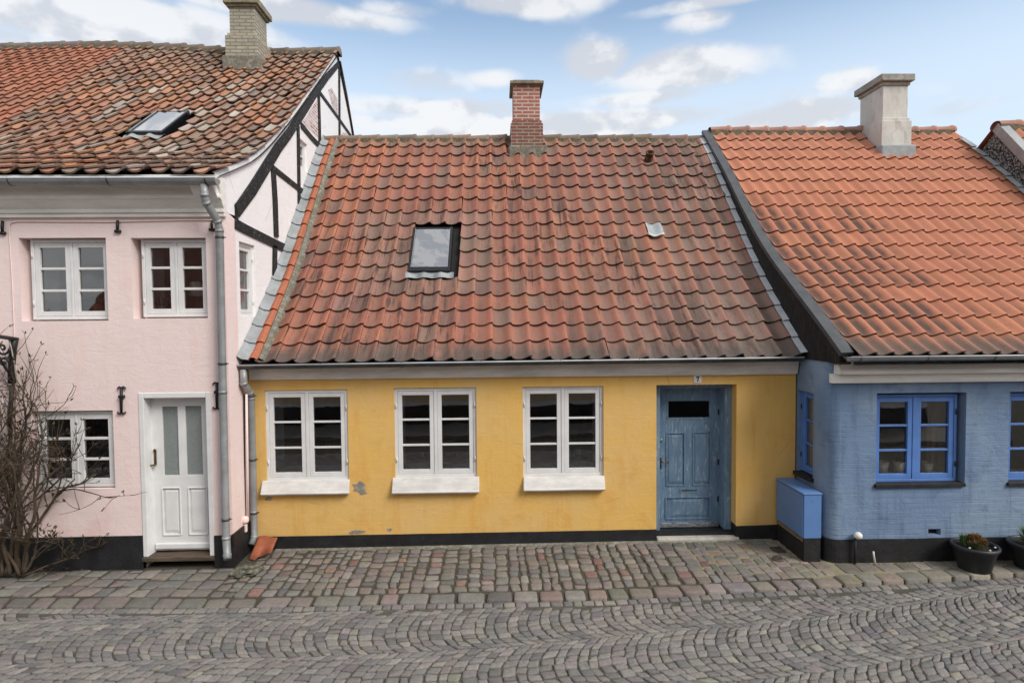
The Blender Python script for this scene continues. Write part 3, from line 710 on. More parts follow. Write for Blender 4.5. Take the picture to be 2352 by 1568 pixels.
# ================================================================== PINK HOUSE
XPL=-13.0
ph=thing('pink_house',(XP-3.0,YP,0),'two storey pale pink house with half timbered white gable and old tiled roof','house')
gpts=[(491,401),(562,371),(585,358),(622,322),(671,262),(724,187),(772,121)]
pprof=[(WX(x,y,XP).y,WX(x,y,XP).z) for x,y in gpts]
PRG=pprof[-1]
ZE=pprof[0][1]
wp=[wrect(46,546,246,737,YP),wrect(303,546,475,731,YP),wrect(74,943,262,1123,YP)]
pd=wrect(324,901,489,1272,YP)
wp[2]=(wp[2][0],wp[2][1],wp[2][2],wp[2][3])
mb=MB(); mb.poly([(XPL,-.12),(pd[0],-.12),(pd[0],pd[3]),(pd[1],pd[3]),(pd[1],-.12),(XP,-.12),(XP,4.55),(XPL,4.55)],[hole(*w) for w in wp],Fr((0,YP,0)),.32); mb.build('wall',M['pink'],ph)
z_pl=W(300,1233,YP).z
plinth(ph,Fr((0,YP,0)),XPL,pd[0],z_pl,W(320,1229,YP).z,.02,seed=3); plinth(ph,Fr((0,YP,0)),pd[1],XP+.02,W(500,1229,YP).z,W(522,1228,YP).z,.02,seed=4)
# gable wall (plane x = XP), openings for its two little windows
gw1=[WX(551,640,XP).y,WX(587,640,XP).y,WX(570,727,XP).z,WX(570,560,XP).z]
gw2=[WX(689,355,XP).y,WX(706,355,XP).y,WX(697,390,XP).z,WX(697,325,XP).z]
gf=Fr((XP,0,0),(0,1,0),(-1,0,0),(0,0,1))
out=[(YP+.322,-.12),(YP+.322,4.5),(YP-.05,4.6),(YP-.33,ZE-.1)]+[(p[0],p[1]-.03) for p in pprof[1:]]+[(PRG[0]+5.4,3.6),(PRG[0]+5.4,-.12)]
mb=MB(); mb.poly(out,[hole(*gw1),hole(*gw2)],gf,.28); mb.build('gable_wall',M['white_wall'],ph)
# the pink skirt of the side wall beside the yellow house
mb=MB(); mb.box(XP-.001,XP+.004,YP+.001,YF+.02,-.05,W(545,835,YP).z); mb.build('side_wall',M['pink'],ph)
mb=MB(); mb.box(XP,XP+.024,YP-.018,YF-.02,-.1,z_pl+.02); mb.build('plinth',M['tar'],ph)
room(ph,XPL+.1,XP-.3,YP+.32,YP+3.6,.02,2.5); room(ph,XPL+.1,XP-.3,YP+.32,YP+3.6,2.62,4.5,mat=M['room_light'])
for k,(a,b,c,d) in enumerate(wp[:3]):
    l=a+[.075,.075,.02][k]; fr=Fr((l,YP+(.09 if k<2 else .05),c+(.02 if k<2 else .015)))
    make_window(ph,fr,b-l,d-c-.03,(M['white'],M['white']),ft=.04,sw=.062,mull=.03,rows=3,bar=.032,lining=.32)
# gable windows
gfr=lambda w:Fr((XP-.04,w[0],w[2]),(0,1,0),(-1,0,0),(0,0,1))
make_window(ph,gfr(gw1),gw1[1]-gw1[0],gw1[3]-gw1[2],(M['white'],M['white']),ft=.05,sw=.05,cols=1,rows=3,bar=.03,lining=.2,label='narrow three pane gable window')
make_window(ph,gfr(gw2),gw2[1]-gw2[0],gw2[3]-gw2[2],(M['white'],M['white']),ft=.045,sw=.03,cols=1,rows=2,bar=.03,lining=.2,hinges=False,label='tiny two pane attic window')
m2=MB(); m2.box(XP-.12,XP-.27,gw1[0],gw1[1],gw1[2]+.05,gw1[3]-.02); m2.build('net_curtain',M['lining'],ph)
# timbers
def beam(pts,w,mat=None,name='timber',vert=True,th=.022,q=.375):
    mb=MB(); P=[WX(*zx1(*p),XP) for p in pts]; n=[]
    A=[];B=[]
    ww=w if isinstance(w,(list,tuple)) else [w]*len(pts)
    for k,p in enumerate(P):
        t=(P[min(k+1,len(P)-1)]-P[max(k-1,0)]); s=math.hypot(t.y,t.z); ny,nz_=-t.z/s,t.y/s
        A.append((p.y+ny*ww[k]/2,p.z+nz_*ww[k]/2)); B.append((p.y-ny*ww[k]/2,p.z-nz_*ww[k]/2))
    mb.poly(A+B[::-1],[],Fr((XP+th,0,0),(0,1,0),(-1,0,0),(0,0,1)),th+.01)
    return mb.build(name,mat or M['timber'],ph,bevel=.006)
beam([(1436,1160),(1500,1195),(1600,1244),(1700,1292),(1790,1334)],.135)
beam([(1445,1085),(1545,945),(1640,790),(1700,695)],[.17,.20,.20,.19],name='verge_timber'); beam([(1700,695),(1765,610),(1850,480),(1930,355),(2000,262),(2074,178)],[.18,.17,.17,.16,.13,.10],name='verge_timber',th=.025)
beam([(1444,1040),(1445,1190)],.07,name='timber',th=.018)
beam([(1668,815),(1680,1020),(1688,1240)],.16); beam([(1680,1300),(1676,1570)],.15)
beam([(1668,820),(1775,905),(1890,995)],.095,th=.019)
beam([(1822,560),(1826,860),(1829,1130)],.11)
beam([(1840,556),(1910,640),(1990,722)],.105,th=.019)
beam([(1948,360),(1953,570),(1957,790)],.12)
beam([(1952,352),(2060,500),(2162,645)],.07,th=.019)
beam([(2075,196),(2077,640)],.11); beam([(2078,170),(2120,390),(2165,650)],.10,name='verge_timber',th=.03)
# worn brick patches in the panels
def gpoly(pts,mat,name,th=.004):
    mb=MB(); P=[WX(*zx1(*p),XP) for p in pts]; mb.poly([(p.y,p.z) for p in P],[],Fr((XP+th,0,0),(0,1,0),(-1,0,0),(0,0,1)),th+.01); mb.build(name,mat,ph)
gpoly([(1850,545),(1945,395),(1950,640)],M['brick_exposed'],'worn_brick_patch'); gpoly([(2010,340),(2030,330),(2066,400),(2068,490),(2035,440)],M['brick_exposed'],'worn_brick_patch')
gpoly([(2095,600),(2120,605),(2140,640),(2090,650)],M['brick_exposed'],'worn_brick_patch')
# cornice with three steps
zt=W(250,430,YP-.2).z; zb=W(250,500,YP).z; dz=zt-zb
cornice(ph,XPL,XP+.03,YP,[(-.02,zb),(.045,zb),(.05,zb+.035),(.03,zb+.04),(.03,zb+.05),(.062,zb+.052),(.066,zb+.085),(.048,zb+.09),(.05,zb+.10),(.075,zb+.13),(.12,zb+.20),(.155,zb+.215),(.155,zb+.25),(.12,zb+.255),(.125,zb+.27),(.15,zb+.33),(.20,zb+.385),(.25,zb+.40),(.25,zb+.48),(-.02,zb+.48)],M['cornice_w'])
gz=W(250,409,7.3).z
gutter(ph,XPL,W(494,409,7.27).x,7.33,W(250,409,7.27).z,.075,M['zinc'],brk=1.15)
ps=[P3(469,424,7.33),P3(470,448,7.33),P3(474,466,7.36),P3(500,508,7.52),P3(504,530,7.56),P3(512,900,7.56),P3(519.5,1235,7.56),P3(522,1275,7.52),P3(522.5,1283,7.49)]
downspout(ph,ps,.048,clips=[W(510,y,7.56).z for y in (545,835,1192)])
# roofs: right part old weathered tiles, left part smoother tiles
hx,hs=0,0
PR_=Roof(pprof,XPL,XP+.045,warp=lambda x,t:(.10*math.exp(-((x+8.6)/2.3)**2)-.05*math.exp(-((x+5)/1.5)**2))*t + .03*math.sin(x*1.9)*t*(1-t)*2)
PC=20; wt=.262; xa=XP+.045
def ptone(x,s,i,j):
    base=(.43,.19,.115); orange=(.56,.25,.12); brown=(.29,.205,.155); pale=(.48,.41,.34); dk=(.15,.11,.085)
    r=random.random(); f=nz(x,s,11,.7); g=nz(x,s,5,2.5)
    c=mixc(base,brown,max(0,min(1,(f-.38)*2.4)))
    if r<.14: c=mixc(c,orange,.7)
    elif r<.30: c=mixc(c,mixc(brown,(.20,.17,.145),.5),.8)
    elif r<.43 and s<5: c=pale
    elif r<.5: c=mixc(base,(.5,.29,.2),.7)
    top=max(0,(s/PR_.L-.82)*4); c=mixc(c,(.24,.2,.15),min(.8,top*.8))
    c=jitc(c,.10)
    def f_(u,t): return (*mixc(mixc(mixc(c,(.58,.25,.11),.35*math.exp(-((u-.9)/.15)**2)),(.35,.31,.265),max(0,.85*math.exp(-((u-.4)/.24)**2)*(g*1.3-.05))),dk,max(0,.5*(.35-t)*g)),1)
    return f_
seam=[PR_.hit(x,y) for x,y in ((330,112),(10,285))]
xs_=sum(p[0] for p in seam)/2
npr=round((xa-xs_)/wt); xs_=xa-npr*wt
psk=[PR_.hit(*p,.09) for p in ((355,253),(437,250),(385,300),(298,300))]
px0=(psk[0][0]+psk[3][0])/2; px1=(psk[1][0]+psk[2][0])/2; pss0=(psk[2][1]+psk[3][1])/2-.03; pss1=(psk[0][1]+psk[1][1])/2
mb=MB(); PR_.tiles(mb,npr,PC,.072,PROF_P,ptone,x0=xs_,x1=xa,lift=.045,jit=.009,thick=.024,skip=[(px0,px1,pss0,pss1)])
PR_.deck(mb,back=(PRG[0]+5.6,3.4)); mb.build('roof',M['tile_old'],ph,label='weathered mottled pantile roof')
def ltone(x,s,i,j):
    c=jitc(mixc((.47,.185,.11),(.34,.17,.115),nz(x,s,3,1.2)),.06); return (*c,1)
nl=int((xs_-XPL)/.24); mb=MB(); PR_.tiles(mb,nl,20,.058,PROF_P,ltone,x0=XPL,x1=xs_,lift=.036,jit=.003); mb.build('roof',M['tile_new'],ph,label='smoother evenly orange tiled roof section')
PR_.ridge(ph,M['tile_old'],lambda:(*jitc((.20,.165,.13),.15),1),step=.36,r=.12,dz=.04,x1=XP+.06)
mb=MB(); pv=None
for k in range(61):       # white mortared verge under the last tiles
    s_=PR_.L*k/60; a=PR_.pt(XP+.012,s_,.02); b=PR_.pt(XP+.012,s_,-.04-.02*nz(s_*2,6)); c=PR_.pt(XP-.02,s_,.03)
    r_=[mb.vert(p) for p in (c,a,b,Vector((XP-.01,b.y,b.z)))]
    if pv:
        for t in range(3): mb.face((pv[t],pv[t+1],r_[t+1],r_[t]))
    pv=r_
mb.build('verge_mortar',M['white_wall'],ph)
PR_.ax0=xs_
roof_window(ph,PR_,px0,px1,pss0,pss1,n=.075,up=.04,fw=.032,apron=wt,glass=M['glass_bright'],label='black framed roof window reflecting the white sky')
ca=W(528,80,12.25); cb=W(586,80,12.25)
zc0=W(550,132,12.2).z; zc1=W(550,82,12.2).z; zc2=W(550,14,12.2).z
pc_=chimney_stack(ph,ca.x,cb.x,12.25,12.87,zc0-.3,zc2,M['brick_yel'],base_z=zc1,base_out=.07,base_mat=M['brick_yel'])
mb=MB(); mb.box(ca.x-.045,cb.x+.045,12.205,12.915,zc2,zc2+.05); mb.box(ca.x-.09,cb.x+.09,12.16,12.96,zc2+.05,zc2+.17); mb.build('chimney_cap',M['conc_cap'],pc_,bevel=.01)
mb=MB(); mb.box(ca.x-.12,cb.x+.12,12.12,12.5,zc0-.3,zc0+.02); mb.build('chimney_mortar',M['mortar'],pc_,bevel=.03)
# iron wall anchors
def anchor(px,y0,y1,big):
    a=W(px,y0,YP); b=W(px,y1,YP); mb=MB(); Y=YP-.022
    mb.tube([(a.x,Y,a.z),((a.x+b.x)/2,Y-.006,(a.z+b.z)/2),(b.x,Y,b.z)],[.016,.019,.014],8)
    if big:
        for p,s in ((a,1),(b,-1)):
            for q in (-1,1): mb.tube([(p.x,Y,p.z),(p.x+q*.028,Y,p.z+s*.012),(p.x+q*.05,Y,p.z+s*-.004),(p.x+q*.045,Y,p.z-s*.018)],[.013,.012,.01,.006],8)
        mb.box(a.x-.03,a.x+.03,Y-.025,Y+.025,(a.z+b.z)/2+.03,(a.z+b.z)/2+.065)
    else: mb.tube([(b.x-.035,Y,b.z),(b.x+.035,Y,b.z)],.02,8)
    mb.build('wall_anchor',M['iron'],ph)
anchor(9,508,536,0); anchor(273,507,532,0); anchor(489,508,528,0); anchor(281.5,890,947,1); anchor(500,880,936,1)
# cables and thin pipes
def cable(parent,pts,r,mat,name): mb=MB(); mb.tube(pts,r,8); mb.build(name,mat,parent)
cable(ph,[P3(x,y,YP-.012) for x,y in ((38,1300-60),(36,1000),(33,760),(28,640),(22,545),(21,518),(26,511),(40,508.5),(250,509.5),(400,506),(500,505),(509,509),(511,520),(517,870),(526,1225))],.008,M['pink'],'cable')
cable(ph,[P3(566,905,8.02),P3(568,1040,8.02),P3(570,1190,8.02)],.016,M['pink'],'pipe'); cable(ph,[P3(561,905,8.05),P3(563,1185,8.05)],.011,M['tar'],'pipe')
mb=MB(); c=W(563,1193,7.98); mb.lathe(c,[(0,.05),(.03,.045),(.048,.02),(.048,-.03),(.03,-.045),(0,-.045)],16); mb.box(c.x-.04,c.x+.02,c.y-.02,c.y+.03,c.z-.17,c.z-.06); mb.build('vent_cap',M['pink'],ph,bevel=.01)
# white front door
a,b,c,d=pd; DYp=YP-.012; fw_=.065
mb=MB(); mb.box(a,a+fw_,DYp,DYp+.26,.10,d); mb.box(b-fw_,b,DYp,DYp+.26,.10,d); mb.box(a+fw_,b-fw_,DYp+.002,DYp+.26,d-.07,d); pdoor=mb.build('door_frame',M['white'],ph,bevel=.008)
LYp=YP+.15
def PZ(x,y): return (274.4+.2899*x, 862.4+.2899*y)
def PRc(x0,y0,x1,y1):
    A=W(*PZ(x0,(y0+y1)/2),LYp); B=W(*PZ(x1,(y0+y1)/2),LYp); T=W(*PZ((x0+x1)/2,y0),LYp); U=W(*PZ((x0+x1)/2,y1),LYp); return A.x,B.x,U.z,T.z
g1=PRc(345,245,467,790); g2=PRc(526,240,655,785); q1=PRc(343,885,488,1262); q2=PRc(550,883,700,1258)
lz0=W(420,1262,LYp).z
mb=MB(); mb.poly(hole(a+fw_,b-fw_,lz0,d-.07),[hole(*g1),hole(*g2),hole(*q1),hole(*q2)],Fr((0,LYp,0)),.045); mb.build('door_leaf',M['white'],pdoor,bevel=.005)
panel(pdoor,q1,LYp,M['white'],mold=.012); panel(pdoor,q2,LYp,M['white'],mold=.012)
fg,nt,bs_=newmat('leaded_obscure_glass'); P=coords(nt); vr=nt.add('ShaderNodeTexBrick'); s=nt.add('ShaderNodeSeparateXYZ'); nt.l.new(P,s.inputs[0])
cx=nt.add('ShaderNodeCombineXYZ'); nt.put(cx.inputs[0],nt.math('ADD',s.outputs[0],s.outputs[2])); nt.put(cx.inputs[1],nt.math('SUBTRACT',s.outputs[2],s.outputs[0])); nt.l.new(cx.outputs[0],vr.inputs[0])
for k,v in (('Scale',1),('Brick Width',.036),('Row Height',.036),('Mortar Size',.004),('Mortar Smooth',.6)): vr.inputs[k].default_value=v
vr.offset=0; nt.put(vr.inputs['Color1'],(.27,.295,.285)); nt.put(vr.inputs['Color2'],(.23,.255,.25)); nt.put(vr.inputs['Mortar'],(.13,.16,.155)); nt.l.new(vr.outputs[0],bs_.inputs['Base Color']); bs_.inputs['Roughness'].default_value=.25; bump(nt,bs_,vr.outputs['Fac'],.5,.01)
for g_ in (g1,g2):
    mb=MB(); mb.quad((g_[0]-.004,LYp+.02,g_[2]-.004),(g_[1]+.004,LYp+.02,g_[2]-.004),(g_[1]+.004,LYp+.02,g_[3]+.004),(g_[0]-.004,LYp+.02,g_[3]+.004)); mb.build('door_glass',fg,pdoor)
m2=MB(); m2.box(a+fw_+.01,b-fw_-.01,LYp-.03,LYp+.001,lz0+.02,lz0+.10); m2.build('weatherboard',M['white'],pdoor,bevel=.015)
m2=MB(); m2.box(a-.002,b+.002,DYp-.03,DYp+.26,.045,.10); m2.build('door_sill',M['wood'],pdoor,bevel=.008)
hh=W(354,1052,LYp-.03); m2=MB(); m2.box(hh.x-.017,hh.x+.017,LYp-.01,LYp+.001,hh.z-.09,hh.z+.10); m2.lathe((0,0,0),[(.02,0),(.02,.01),(0,.01)],12,fr=Fr((hh.x,LYp-.01,hh.z+.10),(1,0,0),(0,0,1),(0,-1,0))); m2.build('lock_plate',M['brass'],pdoor,bevel=.006)
m2=MB(); m2.tube([(hh.x,LYp,hh.z-.085),(hh.x,LYp-.05,hh.z-.085),(hh.x-.012,LYp-.055,hh.z-.085),(hh.x-.05,LYp-.055,hh.z-.09)],.010,8); m2.tube([(hh.x,LYp-.05,hh.z-.085),(hh.x+.035,LYp-.052,hh.z-.088)],.012,8); m2.build('door_handle',M['brass'],pdoor)

# ================================================================== BLUE HOUSE
bh=thing('blue_house',(6.8,YB,0),'blue painted brick cottage with orange pantile roof and black boarded gable','house')
XBR=9.38
bprof=[]
for x,y in ((1931,801.5),(1879,730),(1817,649.5),(1760,573.5),(1708,478.5),(1667.7,393),(1615.5,301)):
    p=WX(x,y,XB); bprof.append((p.y,p.z))
tv=W(1953,815,6.98); 
bprofT=[(bprof[0][0]-.10,bprof[0][1]-.085)]+[(y,z-.035) for y,z in bprof]
wb=[wrect(2012.8,901.8,2218,1109,YB),wrect(2318,898.5,2520,1105,YB)]
vh=wrect(2132,1214,2161,1228,YB)
mb=MB(); zw=W(2100,870,YB).z+.1
cr=.14
mb.poly([(XB+cr,-.12),(XBR,-.12),(XBR,zw),(XB+cr,zw)],[hole(*w) for w in wb]+[hole(*vh)],Fr((0,YB,0)),.30)
mb.build('wall',M['blue'],bh)
sw=[WX(1826,980,XB).y,WX(1868,980,XB).y]; sw=[min(sw)+.0,max(sw)]; szt=WX(1848,898,XB).z; szb=WX(1846,1088,XB).z
swy0=WX(1868,1000,XB).y; swy1=YF-.025
mb=MB(); fs=Fr((XB,0,0),(0,1,0),(1,0,0),(0,0,1))
ZB0=WX(1880,828,XB).z
mb.poly([(YB+cr,-.12),(YF+.3,-.12),(YF+.3,ZB0+.02),(YB+cr,ZB0+.02)],[hole(swy0,swy1,szb,szt)],fs,.28)
# rounded corner
pv=None; mb.smooth=True
for k in range(9):
    a=R(90*k/8); x=XB+cr-cr*math.cos(a); y=YB+cr-cr*math.sin(a); r_=[mb.vert((x,y,z)) for z in (-.12,.4,.8,1.2,1.6,2.0,2.3,ZB0+.02)]
    if pv:
        for t in range(7): mb.face((pv[t],pv[t+1],r_[t+1],r_[t]))
    pv=r_
mb.smooth=False
mb.build('side_wall',M['blue'],bh)
room(bh,XB+.28,XBR-.2,YB+.30,YB+3.2,.02,2.35,mat=M['room_light'])
# plinth following the corner
mb=MB(); pv=None; path=[(XB-.02,YF+.02),(XB-.02,YB+cr)]+[(XB+cr-(cr+.02)*math.cos(R(q)),YB+cr-(cr+.02)*math.sin(R(q))) for q in range(10,90,16)]+[(XB+cr+.2*k,YB-.02) for k in range(0,26)]
for k,(x,y) in enumerate(path):
    zt_=W(1907,1239,YB).z+.012*(nz(x*2,y*3)-.5)*1.5
    r_=[mb.vert((x,y,-.12)),mb.vert((x,y,zt_)),mb.vert((x+(.05 if y>YB else 0),y+.03,zt_))]
    if pv:
        for t in (0,1): mb.face((pv[t],pv[t+1],r_[t+1],r_[t]))
    pv=r_
mb.build('plinth',M['tar'],bh)
for k,(a,b,c,d) in enumerate(wb):
    w=make_window(bh,Fr((a+.005,YB+.085,c)),b-a-.055,d-c-.03,(M['win_blue'],M['win_blue']),ft=.035,sw=.06,mull=.05,rows=3,bar=.026,lining=.2,iron=M['iron'])
    m2=MB(); m2.box(a-.02,b-.02+.01,YB-.035,YB+.14,c-.048,c+.001); m2.build('sill',M['cap_zinc'] if 0 else M['tar'],w,bevel=.006)
make_window(bh,Fr((XB+.05,swy1,szb+.02),(0,-1,0),(1,0,0),(0,0,1)),swy1-swy0,szt-szb-.03,(M['win_blue'],M['win_blue']),ft=.03,sw=.05,cols=1,rows=3,bar=.024,lining=.2,iron=M['iron'],label='narrow side window facing the yellow house')
m2=MB(); m2.box(XB-.06,XB+.1,swy0-.03,swy1+.02,szb-.045,szb+.006); m2.build('sill',M['tar'],bh,bevel=.01)
m2=MB(); m2.box(vh[0]-.01,vh[1]+.01,YB+.08,YB+.1,vh[2]-.01,vh[3]+.01); m2.build('air_vent',M['tar'],bh)
# black boarded gable above the yellow roof
mb=MB(); n=20; pts=[]
bfun=Roof(bprof,0,1)
top=[bfun.at(bfun.L*k/40) for k in range(41)]
poly=[(top[0][0],ZB0)]+[(y,z-.01) for y,z in top]+[(12.5,top[-1][1]-.5),(12.5,ZB0)]
gx=Fr((XB-.012,0,0),(0,1,0),(1,0,0),(0,0,1)); mb.poly(poly,[],gx,.08); mb.build('gable_boards',M['black_wood'],bh)
m2=MB(); m2.poly([(YF+.25,-.1),(12.5,-.1),(12.5,ZB0),(YF+.25,ZB0)],[],Fr((XB+.02,0,0),(0,1,0),(1,0,0),(0,0,1)),.2); m2.build('gable_wall',M['blue'],bh)
# zinc coping along the verge
BR=Roof(bprofT,XB,XBR); cop=Roof([(bprof[0][0]-.06,bprof[0][1]-.05)]+bprof,XB,XBR)
mb=MB(); pv=None
for k in range(61):
    s_=cop.L*k/60; a=cop.pt(XB-.03,s_,-.05); b=cop.pt(XB-.03,s_,.012); c=cop.pt(XB+.125,s_,.022); d=cop.pt(XB+.125,s_,-.02)
    r_=[mb.vert(p) for p in (a,b,c,d)]
    if pv:
        for t in range(3): mb.face((pv[t],pv[t+1],r_[t+1],r_[t]))
    else: mb.face(r_)
    pv=r_
mb.face(pv); mb.build('verge_coping',M['cap_zinc'],bh)
def btone(x,s,i,j):
    base=(.475,.185,.11); warm=(.53,.215,.12); dk=(.055,.038,.034); brn=(.32,.15,.10)
    f=nz(x,s,21,.6); g=nz(x,s,31,1.9); left=max(0,min(1,(6.6-x)/1.9)); mid=max(0,1-abs(s-2.0)/2.3); low=max(0,min(1,(.8-s)/.6))
    c=mixc(base,warm,f); c=mixc(c,(.40,.21,.15),max(0,(s/BR.L-.6)*1.0)*.6); c=jitc(c,.045)
    dirt=max(0,min(1,(left*1.35+.2)*min(1,mid*1.9)*(g*4-1.25)))
    def f_(u,t):
        q=c
        if dirt>.03: q=mixc(q,dk,min(.9,dirt*2.1*math.exp(-((u-.36)/.25)**2)*math.exp(-((t-.4)/.42)**2)))
        q=mixc(q,brn,.25*left*mid)
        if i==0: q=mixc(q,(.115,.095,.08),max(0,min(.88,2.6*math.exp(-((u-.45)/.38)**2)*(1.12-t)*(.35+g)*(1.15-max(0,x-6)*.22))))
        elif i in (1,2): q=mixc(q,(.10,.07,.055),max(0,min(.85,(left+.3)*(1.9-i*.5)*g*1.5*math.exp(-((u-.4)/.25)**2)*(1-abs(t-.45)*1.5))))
        return (*q,1)
    return f_
NBc=round((XBR-XB-.14)/.219)
mb=MB(); BR.tiles(mb,NBc,17,.048,PROF_B,btone,x0=XB+.13,x1=XBR,lift=.034,jit=.0025)
BR.deck(mb,back=(16.5,2.6)); mb.build('roof',M['tile_new'],bh)
BR.ridge(bh,M['tile_new'],lambda:(*jitc((.42,.22,.16),.08),1),step=.37,r=.10,x0=XB+.12,x1=XBR,knob=True,dz=.05)
# chimney
fy=11.37; ca=W(2028,240,fy); cb=W(2085,240,fy); z0_=W(2055,335,fy).z; z1_=W(2055,277,fy-.05).z; z2_=W(2057,197,fy).z
bc=chimney_stack(bh,ca.x,cb.x,fy,fy+.72,z0_-.35,z2_,M['render_grey'],base_z=z1_,base_out=.05,base_mat=M['render_grey'])
mb=MB(); mb.box(ca.x-.03,cb.x+.03,fy-.03,fy+.75,z2_,z2_+.07); mb.box(ca.x-.085,cb.x+.085,fy-.085,fy+.805,z2_+.07,z2_+.2); mb.build('chimney_cap',paint('pale_concrete_cap',(.40,.385,.34),.9,.18,6,.5,spots=(.26,.24,.18),spot_amt=.4),bc,bevel=.014)
mb=MB(); mb.box(ca.x-.1,cb.x+.09,fy-.14,fy+.3,z0_-.4,z0_-.01); mb.build('chimney_mortar',M['zinc_light'],bc,bevel=.03)
# cornice boards + gutter
def zB(y,p=0): return W(2150,y,YB-p).z+.0
ca_=W(1912.4,870,YB-.06).x; c2=W(1929.6,850,YB-.12).x; xend=XBR
za,zb2=W(2100,878,YB-.06).z,W(2100,857,YB-.06).z
cornice(bh,ca_,xend,YB,[(-.02,za),(.065,za),(.062,za+.055),(.035,za+.115),(-.02,za+.115)],M['cornice_w'])
cornice(bh,c2,xend,YB,[(-.02,za+.115),(.125,za+.117),(.122,za+.165),(.09,za+.235),(-.02,za+.235)],M['cornice_w'])
m2=MB(); k0=W(1936,830,YB-.14).x; k1=W(1949.5,830,YB-.14).x; m2.box(k0,k1+.06,YB-.14,YB,za+.237,za+.32); m2.build('cornice',M['white'],bh,bevel=.003)
gutter(bh,W(1951,822,6.95).x,xend,6.96,W(2100,819.5,6.9).z,.052,M['zinc'],brk=.82)
m2=MB(); m2.box(XB+.0,XB+.12,YB-.25,YB+.02,ZB0-.01,ZB0+.02); m2.build('eave_board',M['tar'],bh)
# little pipes on the wall
pc=W(1971,1229,YB-.07); m2=MB(); m2.lathe(pc,[(0,.045),(.025,.04),(.05,.015),(.05,-.02),(.03,-.04),(0,-.04)],16,sx=1,sy=1); vent=m2.build('vent_cap',M['white_cer'],bh); 
cable(bh,[(pc.x-.03,YB-.06,pc.z-.03),(pc.x-.03,YB-.06,-.02)],.017,M['tar'],'pipe')
q=W(2006,1266,YB-.1); cable(bh,[(q.x,YB-.1,q.z),(q.x+.005,YB-.1,q.z-.05),(q.x+.03,YB-.1,-.03)],.012,M['white_old'],'pipe')

# ================================================================== NEIGHBOUR BEYOND (far right)
nh=thing('gabled_house',(11.5,8.4,0),'house at the far right with blackened gable above the orange roof','house')
AY,AZ=10.98,W(2303,292,10.98).z
XN=XBR+.03
mb=MB(); mb.poly([(7.4,-.1),(7.4,AZ-4.0),(AY,AZ-.05),(15.0,AZ-3.6),(15.0,-.1)],[],Fr((XN,0,0),(0,1,0),(1,0,0),(0,0,1)),.3); mb.build('gable_wall',M['dark_gable'],nh)
NR=Roof([(7.15,AZ-4.25),(8.3,AZ-3.15),(AY,AZ)],XN+.1,XN+3.6); mb=MB(); NR.tiles(mb,16,14,.048,PROF_B,btone); NR.deck(mb,back=(15.2,AZ-3.8)); mb.build('roof',M['tile_new'],nh)
NR.ridge(nh,M['tile_new'],lambda:(*jitc((.42,.2,.14),.08),1),step=.37,r=.11,x0=XN-.02,dz=.05)
mb=MB(); pv=None
for k in range(31):
    s_=NR.L*k/30; r_=[mb.vert(p) for p in (NR.pt(XN-.03,s_,-.08),NR.pt(XN-.03,s_,.08),NR.pt(XN+.13,s_,.09),NR.pt(XN+.13,s_,.0))]
    if pv:
        for t in range(3): mb.face((pv[t],pv[t+1],r_[t+1],r_[t]))
    pv=r_
mb.build('verge_coping',M['zinc'],nh)
mb=MB(); mb.quad((XN-.05,AY-.05,AZ+.05),(XN-.05,13.5,AZ-1.9),(XN+.3,13.5,AZ-1.9),(XN+.3,AY-.05,AZ+.05)); mb.build('rear_verge',M['terra'],nh)
verge_strip(bh,BR,XBR-.10,XBR+.0,.08,.09,17,M['zinc_light'],'verge_flashing',s1=BR.L*.93)
mb=MB(); mb.poly([(XN+.3,-.1),(XN+3.6,-.1),(XN+3.6,2.5),(XN+.3,2.5)],[],Fr((0,7.5,0)),.3); mb.build('wall',M['white_wall'],nh)

# ================================================================== CABINET
bx0=W(1846,1180,7.43).x; bx1=W(1887,1180,7.43).x; by0=7.43; by1=YF-.03; bz0=W(1866,1236,7.43).z; bz1=W(1866,1134,7.43).z
cab=thing('utility_cabinet',((bx0+bx1)/2,(by0+by1)/2,0),'bright blue metal utility cabinet on black base in the corner between yellow and blue house','cabinet')
mb=MB(); mb.box(bx0+.004,bx1,by0,by1,bz0,bz1-.012); mb.build('cabinet_body',M['box_blue'],cab,bevel=.006)
mb=MB(); mb.box(bx0-.012,bx1+.006,by0-.01,by1,bz1-.010,bz1+.012); mb.build('lid',M['box_blue'],cab,bevel=.007)
mb=MB(); mb.box(bx0-.010,bx0+.003,by0+.012,by1-.012,bz0+.01,bz1-.02); dr=mb.build('cabinet_door',M['box_blue'],cab,bevel=.004)
mb=MB(); mb.tube([(bx0-.02,by0+.32,bz1-.06),(bx0-.005,by0+.32,bz1-.06)],.012,8); mb.build('lock',M['steel'],dr)
mb=MB(); mb.box(bx0+.012,bx1-.004,by0+.006,by1,-.1,bz0-.001); mb.build('cabinet_base',M['tar'],cab,bevel=.004)
mb=MB(); mb.box(bx0+.004,bx0+.011,by0+.03,by1,bz0-.055,bz0-.004); st_=mb.build('wood_strip',paint('bare_wood_strip',(.25,.18,.11),.7,.2,6,.2,stretch=(4,.5,4)),cab)
mb=MB(); mb.tube([(bx0-.004,by0+.10,bz0-.03),(bx0-.016,by0+.12,bz0-.03),(bx0-.016,by0+.18,bz0-.03),(bx0-.004,by0+.20,bz0-.03)],.006,6); mb.build('handle',M['steel'],st_)
mb=MB(); mb.tube([((bx0+bx1)/2,by0-.004,bz1-.09),((bx0+bx1)/2,by0+.004,bz1-.09)],.008,8); mb.build('rivet',M['box_blue'],cab)

